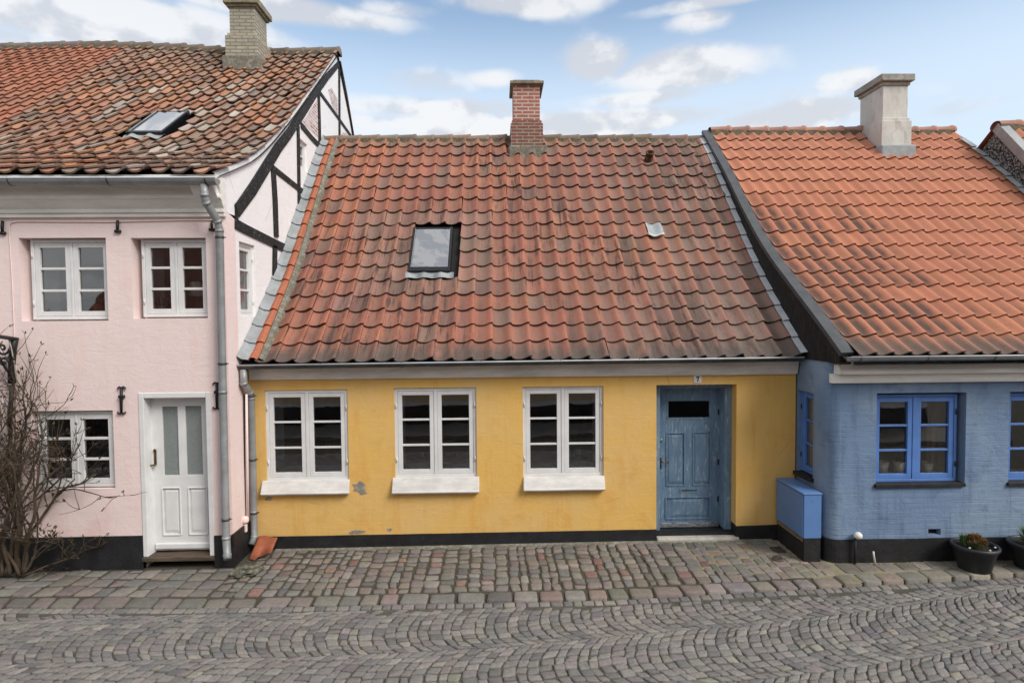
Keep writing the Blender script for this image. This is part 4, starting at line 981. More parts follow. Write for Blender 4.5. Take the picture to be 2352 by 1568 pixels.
# ================================================================== POTTED PLANTS
def blades(mb,c,n,h,spread,cols,rnd,w=.006,up=.6):
    for _ in range(n):
        a=rnd.uniform(0,2*math.pi); t=rnd.uniform(.1,1)**.6*spread; p=Vector(c)+Vector((math.cos(a)*rnd.random()*spread*.5,math.sin(a)*rnd.random()*spread*.5,0))
        d=Vector((math.cos(a)*t,math.sin(a)*t,h*(up+rnd.random()*(1-up)))); mb.col=(*jitc(rnd.choice(cols),.2),1)
        s=Vector((-math.sin(a),math.cos(a),0))*w; q=p+d*.55+Vector((0,0,h*.08)); e=p+d
        i=[mb.vert(x) for x in (p-s*.7,p+s*.7,q+s,q-s,e)]; mb.face((i[0],i[1],i[2],i[3])); mb.face((i[3],i[2],i[4]))
def pot_plant(x,y,label,seed,kind):
    t=thing('potted_plant',(x,y,-.03),label,'potted plant','dark plastic planters by the blue house')
    mb=MB(); mb.lathe((x,y,-.03),[(0,0),(.155,0),(.17,.012),(.235,.27),(.245,.272),(.255,.285),(.258,.305),(.250,.322),(.232,.322),(.226,.305),(.215,.25)],36)
    mb.build('pot',M['pot'],t)
    mb=MB(); mb.lathe((x,y,-.03),[(.222,.268),(.12,.285),(0,.29)],24); mb.build('soil',M['soil'],t)
    rnd=random.Random(seed); mb=MB()
    if kind==0:
        for _ in range(44):
            a=rnd.uniform(0,6.28); r=.115*rnd.random()**.5; c=(x+.01+math.cos(a)*r,y+math.sin(a)*r,.28+.10*(1-(r/.13)**2)); 
            blades(mb,c,26,.055,.035,[(.28,.15,.055),(.22,.11,.05),(.13,.13,.035),(.33,.2,.08)],rnd,.003)
        mb.build('heather',M['leaf'],t); mb=MB()
        for _ in range(14): 
            a=rnd.uniform(0,6.28); blades(mb,(x+math.cos(a)*.13,y+math.sin(a)*.12,.28),16,.07,.04,[(.07,.11,.03),(.05,.09,.025),(.12,.17,.05)],rnd,.005)
        blades(mb,(x-.12,y+.03,.28),60,.15,.05,[(.06,.12,.03),(.10,.16,.05)],rnd,.007,.5)
        mb.build('foliage',M['leaf'],t)
        mb=MB(); 
        for dx,dy in ((-.15,-.10),(.03,-.19),(.17,-.10)): mb.lathe((x+dx,y+dy,.28),[(0,-.01),(.012,0),(.014,.008),(0,.016)],8)
        mb.build('pebble',M['white_cer'],t)
    else:
        blades(mb,(x-.02,y,.28),60,.26,.16,[(.05,.10,.03),(.08,.14,.04),(.11,.16,.06)],rnd,.011,.4); blades(mb,(x-.1,y-.1,.28),90,.06,.05,[(.28,.15,.055),(.12,.15,.04)],rnd,.005)
        mb.build('foliage',M['leaf'],t)
c=W(2236,1262,7.12)
pot_plant(c.x,7.10,'dark grey round planter with rusty brown heather by the blue wall',3,0)
c=W(2371,1262,7.12)
pot_plant(c.x,7.12,'dark grey planter with green spiky plant at right edge of photo',5,1)

# ================================================================== THINGS SEEN THROUGH THE WINDOWS
def cup(px,py_top,py_bot,Y,r,label,mat,handle=False,plant=None,name='flower_pot',group=None,cat='flower pot'):
    a=W(px,py_bot,Y); b=W(px,py_top,Y); h=b.z-a.z; t=thing(name,(a.x,Y,a.z),label,cat,group)
    mb=MB(); mb.lathe((a.x,Y,a.z),[(0,0),(r*.68,0),(r,h),(r*.93,h),(r*.7,h*.2)],20); mb.build('pot',mat,t)
    mb=MB(); mb.lathe((a.x,Y,a.z),[(r*.9,h*.85),(0,h*.87)],16); mb.build('soil',M['soil'],t)
    if plant:
        mb=MB(); blades(mb,(a.x,Y,b.z-.02),plant[0],plant[1],plant[2],plant[3],random.Random(int(px)),.007,.3); mb.build('foliage',M['leaf'],t)
    return t
zs=wb[0][2]+.045; g='white pots on the blue house window sill'; YW=YB+.21
def on_sill(px,h,r,label,**k):
    x=W(px,1080,YW).x; zt=zs+.03; t=thing('flower_pot',(x,YW,zt),label,'flower pot',g)
    mb=MB(); mb.lathe((x,YW,zt),[(0,0),(r*.66,0),(r,h),(r*.92,h),(r*.7,h*.2)],20); mb.build('pot',M['white_cer'],t)
    mb=MB(); mb.lathe((x,YW,zt),[(r*.9,h*.86),(0,h*.87)],16); mb.build('soil',M['soil'],t)
    if k.get('dark'): mb=MB(); blades(mb,(x,YW,zt+h-.02),26,.12,.10,[(.02,.035,.015),(.03,.04,.02)],random.Random(int(px)),.008,.1); mb.build('foliage',M['leaf'],t)
on_sill(2027,.16,.075,'white pot leftmost on the blue window sill')
on_sill(2067,.165,.085,'white pot with dark leaves in middle of blue window sill',dark=1)
on_sill(2130,.14,.068,'white pot in front of the striped curtain on blue window sill')
cx0=W(2122,1000,YB+.42).x; cx1=W(2164,1000,YB+.42).x
cu=MB(); pv=None
for k in range(41):
    x=cx0+(cx1-cx0)*k/40; y=YB+.36+.022*math.sin(k*1.25)+.008*math.sin(k*2.9); r_=[cu.vert((x,y,zs+.04)),cu.vert((x+.01,y,wb[0][3]+.03))]
    if pv: cu.face((pv[0],r_[0],r_[1],pv[1]))
    pv=r_
cu.smooth=True; o=cu.build('curtain',M['curtain']); tag(o,'brown striped curtain hanging inside the blue cottage window','curtain')
cu=MB(); cu.box(cx1+.01,cx1+.30,YB+.40,YB+.43,zs+.03,wb[0][3]); o=cu.build('window_shutter',paint('beige_inner_panel',(.62,.57,.48),.8,.1,4,.1)); tag(o,'beige panel inside blue window beside the striped curtain','shutter')
# pink house: lamp, green pot with plant, white pumpkin
def z_(py,Y): return W(448,py,Y).z
Yl=YP+.35; a=W(449,648,Yl); b=W(448,680,Yl); e=W(448,722,Yl); lam=thing('table_lamp',(a.x,Yl,e.z),'table lamp with cream shade behind the upper pink house window','lamp')
mb=MB(); mb.lathe((a.x,Yl,0),[(.085,b.z),(.07,a.z)],24); mb.build('lamp_shade',M['shade'],lam)
mb=MB(); mb.tube([(a.x,Yl,e.z),(a.x,Yl,b.z+.05)],.009,8); mb.build('lamp_stand',M['brass'],lam)
mb=MB(); mb.lathe((a.x,Yl,e.z),[(.06,0),(.06,.012),(0,.02)],16); mb.build('lamp_foot',M['brass'],lam)
cup(373,704,722,YP+.28,.06,'small pale green pot with wispy plant behind upper pink house window',paint('pale_green_glaze',(.35,.40,.22),.4,.05,5,.0),plant=(40,.22,.12,[(.10,.14,.11),(.25,.28,.26),(.3,.15,.12)]),name='potted_plant',cat='potted plant')
cup(225,700,724,YP+.30,.07,'potted plant with reddish bloom behind the upper left pink house window',M['terra'],plant=(60,.30,.16,[(.12,.15,.06),(.2,.2,.08),(.3,.1,.08)]),name='potted_plant',cat='potted plant')
c=W(149,1103,YP+.24); mb=MB(); mb.smooth=True
prf=[(0,-.045),(.03,-.046),(.055,-.03),(.065,0),(.055,.03),(.028,.044),(0,.036)]; n=28; pv=None
for r,z in prf:
    rr=[mb.vert((c.x+r*(1+.06*math.cos(8*2*math.pi*q/n))*math.cos(2*math.pi*q/n),c.y+r*(1+.06*math.cos(8*2*math.pi*q/n))*math.sin(2*math.pi*q/n),c.z+z)) for q in range(n)]
    if pv:
        for q in range(n): mb.face((pv[q],pv[(q+1)%n],rr[(q+1)%n],rr[q]))
    pv=rr
pk=mb.build('pumpkin',M['shade']); tag(pk,'small white pumpkin inside the ground floor window of the pink house','pumpkin')
mb=MB(); mb.tube([(c.x,c.y,c.z+.03),(c.x+.004,c.y,c.z+.06)],[.009,.006],7); mb.build('stalk',M['wood'],pk)

# ================================================================== THINGS ON THE PAVEMENT
# broken roof tile below the yellow downspout
tl=W(598,1255,7.86); fr=Fr((W(574,1270,7.82).x,7.90,-.02),Vector((1,-.18,.10)).normalized(),Vector((0.1,.72,.60)).normalized(),Vector((-.1,-.6,.72)).normalized()); mb=MB(); mb.smooth=True; pv=None
for k in range(13):
    u=k/12; z=.045*(.5+.5*math.cos(2*math.pi*(u-.92))); x=u*.29; lo=-.02+.05*abs(u-.35)-(.06 if u<.3 else 0); hi=.26+.03*math.sin(u*5)
    r_=[mb.vert(fr(x,y,z+q)) for y in (lo,hi) for q in (0,.016)]
    if pv:
        for a_,b_ in ((0,1),(1,3),(3,2),(2,0)): mb.face((pv[a_],pv[b_],r_[b_],r_[a_]))
    else: mb.face((r_[0],r_[1],r_[3],r_[2]))
    pv=r_
mb.face((pv[0],pv[1],pv[3],pv[2])); o=mb.build('roof_tile',M['terra'],fixn=True); tag(o,'loose curved terracotta roof tile under the downspout of the yellow house','roof tile')
def rock(name,c,rx,ry,rz,mat,label,cat,seed):
    bm=bmesh.new(); bmesh.ops.create_icosphere(bm,subdivisions=3,radius=1)
    for v in bm.verts:
        n_=noise.noise(v.co*1.3+Vector((seed,0,0)))*.45+noise.noise(v.co*4+Vector((seed,3,0)))*.12
        v.co=v.co*(1+n_); v.co=Vector((v.co.x*rx,v.co.y*ry,max(-.3,min(.75,v.co.z))*rz))+Vector(c)
    me=bpy.data.meshes.new(name); bm.to_mesh(me); bm.free(); me.materials.append(mat); o=bpy.data.objects.new(name,me); COL.objects.link(o); tag(o,label,cat); return o
c=WZ(566,1308,-.02); rock('corner_stone',(c.x,c.y,-.035),.17,.17,.06,M['moss_stone'],'flat mossy stone at the corner between pink and yellow house','stone',4)
for px,py,rr,kind,lab in ((1787,1282,.075,0,'round iron drain cover with ring near the blue cabinet'),(1786,1260,.06,1,'small square iron cover beside the blue cabinet')):
    c=WZ(px,py,-.02); t=thing('drain_cover',(c.x,c.y,-.02),lab,'drain cover')
    mb=MB()
    if kind==0: mb.lathe((c.x,c.y,-.022),[(0,.004),(.025,.004),(.03,.008),(rr*.7,.007),(rr*.75,-.01)],24)
    else: mb.box(c.x-.055,c.x+.055,c.y-.05,c.y+.05,-.03,-.016)
    mb.build('cover',M['zinc_dark'],t,bevel=.002)
    mb=MB()
    if kind==0: mb.lathe((c.x,c.y,-.022),[(rr*.76,.010),(rr*.95,.009),(rr,-.01)],24)
    else: mb.poly(hole(c.x-.075,c.x+.075,c.y-.08,c.y+.08),[hole(c.x-.057,c.x+.057,c.y-.062,c.y+.062)],Fr((0,0,-.018),(1,0,0),(0,0,-1),(0,1,0)),.02)
    mb.build('cover_ring',M['wood'],t)

# ================================================================== ROSE BUSH
rb=thing('rose_bush',(W(45,1300,7.4).x,7.4,0),'tall bare thorny rose bush with a few red hips against the pink wall','shrub')
rnd=random.Random(12); mbB=MB(); mbT=MB(); tips=[]
YMAX=YP-.05
def grow(p,d,r,L,depth,mb_):
    n=max(3,int(L/.07)); r=max(r,.0048); pts=[p]; rs=[r]; q=Vector(p); dd=Vector(d).normalized(); kids=[]
    for k in range(n):
        dd=(dd+Vector((rnd.gauss(0,.13),rnd.gauss(0,.10),rnd.gauss(0,.10)+.035))).normalized()
        q=q+dd*(L/n)
        if q.y>YMAX: q.y=YMAX; dd.y=-abs(dd.y)*.4
        if q.y<6.95: dd.y=abs(dd.y)+.1
        if q.z<.03: q.z=.03
        pts.append(q.copy()); rs.append(r*(1-.55*(k+1)/n)); kids.append((q.copy(),dd.copy(),rs[-1],k/n))
    mb_.tube(pts,rs,5 if r>.004 else 4)
    if depth==0: tips.append((q.copy(),dd.copy())); return
    nk={4:4,3:4,2:4,1:2}.get(depth,3)
    for _ in range(nk):
        kp,kd,kr,kt=rnd.choice(kids[len(kids)//4:])
        side=Vector((rnd.gauss(0,.9),rnd.gauss(0,.45),rnd.gauss(.25,.5)))
        grow(kp,(kd*.75+side*.75),kr*.68,L*rnd.uniform(.38,.68),depth-1,mbT if depth<3 else mb_)
base=rb.location
stems=[((.06,.03,0),(.16,.03,1),.017,2.2,3),((-.25,-.03,0),(-.05,.0,1),.018,2.5,3),((-.3,.02,0),(.12,.03,1),.017,2.1,3),((.02,-.03,0),(-.15,.0,1),.016,2.2,4),((-.18,.0,0),(.10,.02,1),.02,2.7,3),((-.45,.0,0),(.05,.02,1),.016,2.2,4),((.0,.0,0),(.3,.0,.8),.011,1.1,3),((-.12,0,0),(-.10,.02,1),.022,2.0,3),((-.02,0,0),(.07,.04,1),.024,2.35,3),((.05,.0,0),(.05,.03,1),.018,2.0,3),((.0,.05,0),(-.02,.05,1),.02,2.2,3),((-.22,0,0),(-.25,.02,1),.018,1.8,3),((-.35,.05,0),(-.1,.0,1),.02,2.1,3),
       ((.05,-.02,0),(.55,-.02,.9),.014,.9,3),((.07,-.05,0),(.95,-.05,.42),.010,.75,3),((-.5,0,0),(.2,.0,1),.016,1.7,3)]
for o_,d_,r_,L_,dp in stems: grow(base+Vector(o_),Vector(d_),r_*1.35,L_*.80,dp,mbB)
mbB.build('stem',M['bark'],rb); mbT.build('twigs',M['bark'],rb)
mb=MB()
for p,d in tips:
    if rnd.random()<.85:
        mb.col=(*jitc(rnd.choice([(.10,.045,.03),(.07,.05,.02),(.05,.04,.02)]),.2),1)
        for _ in range(3):
            s=Vector((rnd.gauss(0,1),rnd.gauss(0,1),rnd.gauss(0,1))).normalized(); t_=d.cross(s).normalized()
            e=p+(d+s*.9)*.034; i=[mb.vert(x) for x in (p,p+(d*.5+s*.8)*.026+t_*.011,e,p+(d*.5+s*.8)*.026-t_*.011)]; mb.face(i)
mb.build('buds',M['leaf'],rb)
hp=[t for t in tips if t[0].z>.9]; rnd.shuffle(hp)
hipm=paint('rose_hip_red',(.40,.05,.03),.45,.2,30,.05)
for p,d in hp[:9]:
    mb=MB(); mb.lathe(p,[(0,-.012),(.009,-.006),(.011,.002),(.007,.011),(0,.014)],10); mb.build('rose_hip',hipm,rb)
mb=MB(); lr=random.Random(3)
for _ in range(260):
    x=base.x+lr.gauss(.05,.28); y=7.45+lr.gauss(0,.07); a=lr.uniform(0,6.28); s=lr.uniform(.008,.02); mb.col=(*jitc((.05,.035,.02),.3),1)
    i=[mb.vert((x+math.cos(a+k*1.571)*s*(1 if k%2 else .6),y+math.sin(a+k*1.571)*s*(1 if k%2 else .6),.012+lr.random()*.02)) for k in range(4)]; mb.face(i)
o=mb.build('leaf_litter',M['leaf']); o['kind']='stuff'

# ================================================================== IRON LAMP BRACKET (left edge)
Yb=YP-.06; c=W(24,830,Yb)
lb=thing('wall_lamp_bracket',(c.x,Yb,c.z),'black wrought iron lamp bracket on the pink wall at left edge','bracket')
def pb(x,y,dy=0): p=W(x,y,Yb+dy); return (p.x,p.y,p.z)
mb=MB(); mb.tube([pb(34,775),pb(30,800),pb(26,850),pb(28,880)],[.042,.04,.038,.045],10); mb.tube([pb(28,885),pb(24,940),pb(24,1010)],[.03,.022,.02],8); mb.build('wall_plate',M['iron'],lb)
mb=MB(); mb.tube([pb(40,779,.02),pb(20,776,-.1),pb(0,773,-.3),pb(-30,768,-.6),pb(-70,762,-.95)],.024,8); mb.build('arm',M['iron'],lb)
mb=MB()
def spiral(cx,cy,r0,turns,dirn,dy=-.1):
    pts=[]; 
    for k in range(int(18*turns)+1):
        a=k/18*2*math.pi*dirn; r=r0*(1-k/(18*turns+2)); pts.append(pb(cx+math.cos(a)*r,cy+math.sin(a)*r,dy))
    return pts
mb.tube(spiral(6,800,16,1.3,1),.014,6); mb.tube(spiral(8,832,12,1.2,-1),.013,6); mb.tube([pb(28,865,0),pb(12,845,-.1),pb(-6,812,-.3),pb(-30,775,-.6)],.013,6); mb.build('scroll',M['iron'],lb)
mb=MB(); mb.tube([pb(20,777,-.07),pb(26,800,-.06),pb(34,840,-.05),pb(40,882,-.04),pb(44,900,.0)],.008,6); mb.build('cable',paint('beige_cable',(.42,.38,.28),.6,.1,5,0),lb)
mb=MB(); mb.box(*sorted((pb(-95,0,-.95)[0],pb(-60,0,-.95)[0])),Yb-1.06,Yb-.84,pb(-70,800,-.95)[2]-.12,pb(-70,800,-.95)[2]+.12); mb.build('lantern',M['iron'],lb,bevel=.02)

# ================================================================== PAVEMENT AND ROAD
def kerbY(x): return 6.60+max(0,x-1.2)*.072+max(0,-x-3.5)*.045
def wallY(x): return YP-.02 if x<XP+.1 else (YF-.02 if x<XB-.05 else YB-.02)
def pavez(x,y): return -.026-.022*max(0,min(1,(1.5-x)/4))-.03*(wallY(x)-y)/1.5 + .008*(nz(x*1.2,y*1.2)-.5)
ZR=-.078
mbg=MB(); mbg.quad((-150,-150,ZR-.045),(150,-150,ZR-.045),(150,150,ZR-.045),(-150,150,ZR-.045))
dirt=paint('joint_earth',(.060,.050,.036),.95,.3,6,1.,spots=(.055,.062,.02),spot_amt=.36,col2=(.085,.075,.058))
gr=mbg.build('ground',dirt); struct(gr)
# earth bed of the pavement
mb=MB(); pv=None
for k in range(-60,57):
    x=k*.2; r_=[mb.vert(p) for p in ((x,kerbY(x)+.02,ZR-.05),(x,kerbY(x)+.02,pavez(x,kerbY(x))-.026),(x,kerbY(x)+.3,pavez(x,kerbY(x)+.3)-.017),(x,8.4,-.042))]
    if pv:
        for t in range(3): mb.face((pv[t],r_[t],r_[t+1],pv[t+1]))
    pv=r_
bed=mb.build('pavement_bed',dirt); struct(bed)
def stone(mb,q,zf,h=.022,rd=.22,dome=.006,col=(.3,.3,.3),jz=.0,rough=.0,depth=.05):
    """q: four ground corners (x,y); a rounded, slightly domed stone top"""
    c=Vector((sum(p[0] for p in q)/4,sum(p[1] for p in q)/4)); pts=[]
    for k in range(4):
        a=Vector(q[k]); b=Vector(q[(k+1)%4]); z=Vector(q[k-1])
        pts+= [a+(z-a)*rd*.9, a+(c-a)*rd*.35, a+(b-a)*rd*.9]
    z0=zf(c.x,c.y)+jz; mb.col=(*col,1); tx=random.gauss(0,rough); ty=random.gauss(0,rough)
    def Z(p): return z0+(p.x-c.x)*tx+(p.y-c.y)*ty
    r0=[mb.vert((p.x,p.y,Z(p)-depth)) for p in pts]; 
    r1=[mb.vert((c.x+(p.x-c.x)*.985,c.y+(p.y-c.y)*.985,Z(p)-h*.55)) for p in pts]
    r2=[mb.vert((c.x+(p.x-c.x)*.90,c.y+(p.y-c.y)*.90,Z(p)-h*.08)) for p in pts]
    r3=[mb.vert((c.x+(p.x-c.x)*.5+random.gauss(0,.002),c.y+(p.y-c.y)*.5,Z(p)+dome*.7+random.gauss(0,.0012))) for p in pts]
    cc=mb.vert((c.x,c.y,z0+dome)); n=len(pts); mb.smooth=True
    for a,b in ((r0,r1),(r1,r2),(r2,r3)):
        for k in range(n): mb.face((a[k],a[(k+1)%n],b[(k+1)%n],b[k]))
    for k in range(n): mb.face((r3[k],r3[(k+1)%n],cc))
    mb.smooth=False
mb=MB(); pal=[(.26,.235,.205),(.30,.265,.23),(.29,.21,.175),(.25,.185,.16),(.19,.185,.18),(.22,.21,.19),(.30,.235,.19),(.33,.29,.25),(.16,.165,.17),(.24,.225,.20)]
def pcol(x,y):
    c=random.choice(pal)
    if x<-3.3: c=mixc(c,(.20,.185,.17),.5)
    c=mixc(c,(.235,.213,.187),.58)
    if random.random()<.05 and x>-3: c=(.29,.185,.15)
    if x>3.0: c=mixc(c,(.33,.29,.235),.45)
    return jitc(mixc(c,(c[0]*.8,c[1]*.8,c[2]*.8),.6),.13)
x=-11.8
while x<10.8:                                   # kerb row of larger stones
    w=random.uniform(.22,.36); g=.008+random.random()*.012; y0=kerbY(x)
    dy=random.uniform(.20,.235); sh=(-.03 if x<-3 else 0)
    q=[(x+g+random.gauss(0,.006),y0+random.gauss(0,.006)),(x+w-g,y0+random.gauss(0,.006)),(x+w-g+random.gauss(0,.01)+sh,y0+dy),(x+g+random.gauss(0,.01)+sh,y0+dy+random.gauss(0,.008))]
    stone(mb,q,lambda a,b:pavez(a,b)+.002,h=.018,rd=.17,dome=.004,col=pcol(x,y0),jz=random.gauss(0,.003),rough=.014,depth=.10); x+=w
x=-11.8
while x<10.8:                                   # columns of cobbles running up to the walls
    rgt=x>XB-.25; lft=x<XP; w=random.uniform(.105,.19) if not (rgt or lft) else random.uniform(.18,.27)
    y=kerbY(x)+.25; yt=wallY(x+w*.5)-(.0 if rgt else .02); 
    flat=x>2.4
    while y<yt-.05:
        l=random.uniform(.11,.21) if not (rgt or lft) else random.uniform(.17,.28)
        if yt-(y+l)<.08: l=yt-y
        wob=lambda yy: .035*(nz(x*.6,yy*1.7,3)-.5)+(.04*(yy-7) if lft else 0)
        g=(.004 if flat else .007)+random.random()*(.006 if flat else .008); r=lambda:random.gauss(0,.010)
        q=[(x+g+wob(y)+r(),y+g+r()),(x+w-g+wob(y)+r(),y+g+r()),(x+w-g+wob(y+l)+r(),y+l-g+r()),(x+g+wob(y+l)+r(),y+l-g+r())]
        stone(mb,q,pavez,h=.008 if flat else .015,rd=.15 if (flat or lft) else .26,dome=.002 if flat else .0045,col=pcol(x,y),jz=random.gauss(0,.002 if flat else .0035),rough=.018)
        y+=l
    x+=w
pv_=mb.build('pavement',M['cobble']); struct(pv_)
mb=MB(); pv=None
for k in range(60):
    x=2.55+k*.14; e=.35*(1-min(1,k/7.0)); ya=kerbY(x)+(.24+e if x<3.9 else .02); r_=[mb.vert((x,y,pavez(x,y)-.0075-.004*nz(x*6,y*6))) for y in [ya+(8.3-ya)*q/12 for q in range(13)]]
    if pv:
        for t in range(12): mb.face((pv[t],r_[t],r_[t+1],pv[t+1]))
    pv=r_
struct(mb.build('pavement_mortar',paint('sandy_joint_mortar',(.30,.265,.21),.95,.25,8,.8,spots=(.26,.24,.05),spot_amt=.40,col2=(.22,.20,.16))))
# mortar fillet along the foot of the yellow wall
mb=MB(); pv=None
for k in range(90):
    x=XP+.35+(XB-.35-XP-.35)*k/89; w=.05+.11*nz(x*5,1)*nz(x*1.1,4)*1.6; 
    r_=[mb.vert(p) for p in ((x,YF-.015,-.012-.022*max(0,min(1,(1.5-x)/4))),(x,YF-w*.6,-.024-.022*max(0,min(1,(1.5-x)/4))),(x,YF-w-.02,-.07))]
    if pv:
        for t in (0,1): mb.face((pv[t],pv[t+1],r_[t+1],r_[t]))
    pv=r_
struct(mb.build('mortar_fillet',M['mortar']))
# road: granite setts laid in arcs, plus two straight gutter rows
mb=MB(); spal=[(.225,.208,.192),(.24,.22,.203),(.205,.192,.182),(.255,.236,.215),(.215,.195,.182),(.265,.243,.22),(.175,.168,.162)]
def roadz(x,y): return ZR+.006*(nz(x*.8,y*.8,2)-.5)+.012*max(0,min(1,(6.4-y)/2))
def sett(q,c=None):
    c=c or jitc(random.choice(spal),.07)
    if random.random()<.012: c=jitc((.30,.28,.23),.08)
    stone(mb,q,roadz,h=.011,rd=.20,dome=.002,col=c,jz=random.gauss(0,.0022),rough=.022)
for row in range(1):
    x=-11.8
    while x<10.8:
        w=random.uniform(.10,.15); y1=kerbY(x)-.012-row*.105; y0=y1-.096; g=.005
        q=[(x+g,y0+random.gauss(0,.004)),(x+w-g,y0+random.gauss(0,.004)),(x+w-g,y1),(x+g,y1)]; sett(q); x+=w
PX=.116
def cusp(x): return 5.67+.03*x+max(0,x)*.085+max(0,x-2.5)*.09+.03*math.sin(x*1.1)
bands=[(1.32,.44),(.44,.44)]+[(-.44-.88*b,.44) for b in range(0,4)]
def clip(q): return all(p[1]<kerbY(p[0])-.116 for p in q)
for b,(oc,hf) in enumerate(bands):
    TH=R(49); RAD=hf/math.sin(TH); NA=round(2*RAD*TH/.112)
    for k in range(-112,112):
        ph_=random.uniform(-.3,.3); gj=[random.gauss(0,.08) for _ in range(NA+1)]
        for a in range(NA):
            A0=-TH+2*TH*(a+(0 if a==0 else ph_+gj[a]))/NA; A1=-TH+2*TH*(a+1+(0 if a==NA-1 else ph_+gj[a+1]))/NA
            def P(i,th):
                x=i*PX+.05*(nz(i*.35,b*7)-.5)+b*.06+RAD-RAD*math.cos(th)+.012*math.sin(i*2.1+b)
                return (x+.05*(nz(x*.7,th+b,6)-.5), cusp(x)+oc+RAD*math.sin(th))
            g=.0048; gx=.0042/PX/max(.6,math.cos((A0+A1)/2)); ga=.0085/RAD; q=[P(k+gx,A0+ga),P(k+1-gx,A0+ga),P(k+1-gx,A1-ga),P(k+gx,A1-ga)]
            q=[(p[0]+random.gauss(0,.0075),p[1]+random.gauss(0,.0065)) for p in q]
            if clip(q) and q[0][1]>2.3 and -10.5<q[0][0]<10: sett(q)
# fill against the gutter rows
for row in range(3):
    x=-11.8
    while x<10.8:
        w=random.uniform(.10,.14); x+=w
rd_=mb.build('road',M['sett']); struct(rd_)
mb=MB(); pv=None
for k in range(0,211):
    x=-10.6+k*.1; r_=[mb.vert((x,y,roadz(x,y)-.0125-.005*nz(x*4,y*4))) for y in [2.3+(kerbY(x)+.01-2.3)*q/40 for q in range(41)]]
    if pv:
        for t in range(40): mb.face((pv[t],r_[t],r_[t+1],pv[t+1]))
    pv=r_
struct(mb.build('road_bed',paint('joint_grit',(.085,.076,.06),.95,.35,7,1.,spots=(.06,.065,.03),spot_amt=.36,col2=(.12,.108,.09))))
# far side pavement, only mirrored in the panes
mb=MB(); mb.box(-13,13,-1.18,.6,ZR-.04,ZR+.06); struct(mb.build('far_pavement',paint('far_flagstones',(.24,.23,.21),.9,.2,3,.5)))
# small litter on the setts
mb=MB(); lr=random.Random(9)
for _ in range(60):
    x=lr.uniform(-5.5,5.5); y=lr.uniform(4.8,7.6); z=(pavez(x,y) if y>kerbY(x) else roadz(x,y))+.008; s=lr.uniform(.003,.008); mb.col=(*lr.choice([(.7,.68,.6),(.5,.45,.35),(.12,.08,.05)]),1); a=lr.uniform(0,3)
    i=[mb.vert((x+math.cos(a+k*1.571)*s,y+math.sin(a+k*1.571)*s*.7,z+.002*k)) for k in range(4)]; mb.face(i)
o=mb.build('litter',M['leaf']); o['kind']='stuff'
# moss tufts in the joints of the kerb
mb=MB(); 
for _ in range(2600):
    x=lr.gauss(.0,3.6)
    if x>9 or x<-9: continue
    y=kerbY(x)+abs(lr.gauss(0,.30))-.05 if lr.random()<.7 else lr.uniform(kerbY(x),wallY(x)-.05)
    z=(pavez(x,y)-.022 if y>kerbY(x) else ZR-.012); s=lr.uniform(.004,.010); mb.col=(*jitc(lr.choice([(.07,.075,.025),(.10,.10,.04),(.05,.055,.02),(.10,.08,.05)]),.2),1); a=lr.uniform(0,6.28)
    p=Vector((x,y,z)); i=[mb.vert(p+Vector((math.cos(a)*s,math.sin(a)*s,0))),mb.vert(p-Vector((math.cos(a)*s,math.sin(a)*s,0))),mb.vert(p+Vector((lr.gauss(0,.004),lr.gauss(0,.004),s*1.6)))]; mb.face(i)
o=mb.build('moss',M['leaf']); o['kind']='stuff'

mb=MB(); lr=random.Random(21)
for _ in range(900):
    x=lr.uniform(-7,9)
    if XP+.2<x<XP+.5 or lr.random()>.25+1.1*nz(x*2,3): continue
    y=wallY(x)-.03-abs(lr.gauss(0,.025)); z=pavez(x,y)-.012; h=lr.uniform(.008,.03); a=lr.uniform(0,6.28); s_=lr.uniform(.003,.007); mb.col=(*jitc(lr.choice([(.08,.10,.03),(.06,.075,.025),(.10,.085,.05),(.07,.05,.03)]),.25),1)
    p=Vector((x,y,z)); i=[mb.vert(q) for q in (p+Vector((math.cos(a)*s_,math.sin(a)*s_,0)),p-Vector((math.cos(a)*s_,math.sin(a)*s_,0)),p+Vector((lr.gauss(0,.012),lr.gauss(-.008,.008),h)))]; mb.face(i)
o=mb.build('weeds',M['leaf']); o['kind']='stuff'

# ================================================================== HOUSE ACROSS THE STREET (mirrored in the panes)
oh=thing('opposite_house',(0,-1.4,0),'yellow house across the street, visible only as a reflection in the window panes','house')
mb=MB(); wo=[(x,x+1.1,.95,2.1) for x in (-9,-6.2,-3.4,1.2,4,6.8)]
mb.poly(hole(-12,12,-.1,2.6),[hole(*w) for w in wo],Fr((0,-1.2,0),(1,0,0),(0,-1,0),(0,0,1)),.3); mb.build('wall',plaster('ochre_wall',(.70,.54,.32),(.66,.50,.30),(.6,.44,.24)),oh)
mb=MB(); mb.box(-12,12,-1.19,-1.17,-.1,.55); mb.build('plinth',M['tar'],oh); mb=MB(); mb.box(-12,12,-1.185,-1.16,.555,.66); mb.build('plinth_band',M['white'],oh)
for w in wo: make_window(oh,Fr((w[1],-1.24,w[2]),(-1,0,0),(0,-1,0),(0,0,1)),w[1]-w[0],w[3]-w[2],(M['white'],M['white']),lining=0,hinges=False)
room(oh,-12,12,-1.5,-4,.0,2.5)
mb=MB(); mb.poly([(-.95,2.5),(-1.05,2.62),(-5.2,6.6),(-9.4,2.5)],[],Fr((-12,0,0),(0,1,0),(1,0,0),(0,0,1)),24); mb.build('roof',paint('red_roof_far',(.26,.09,.055),.85,.3,8,.6),oh,fixn=True)

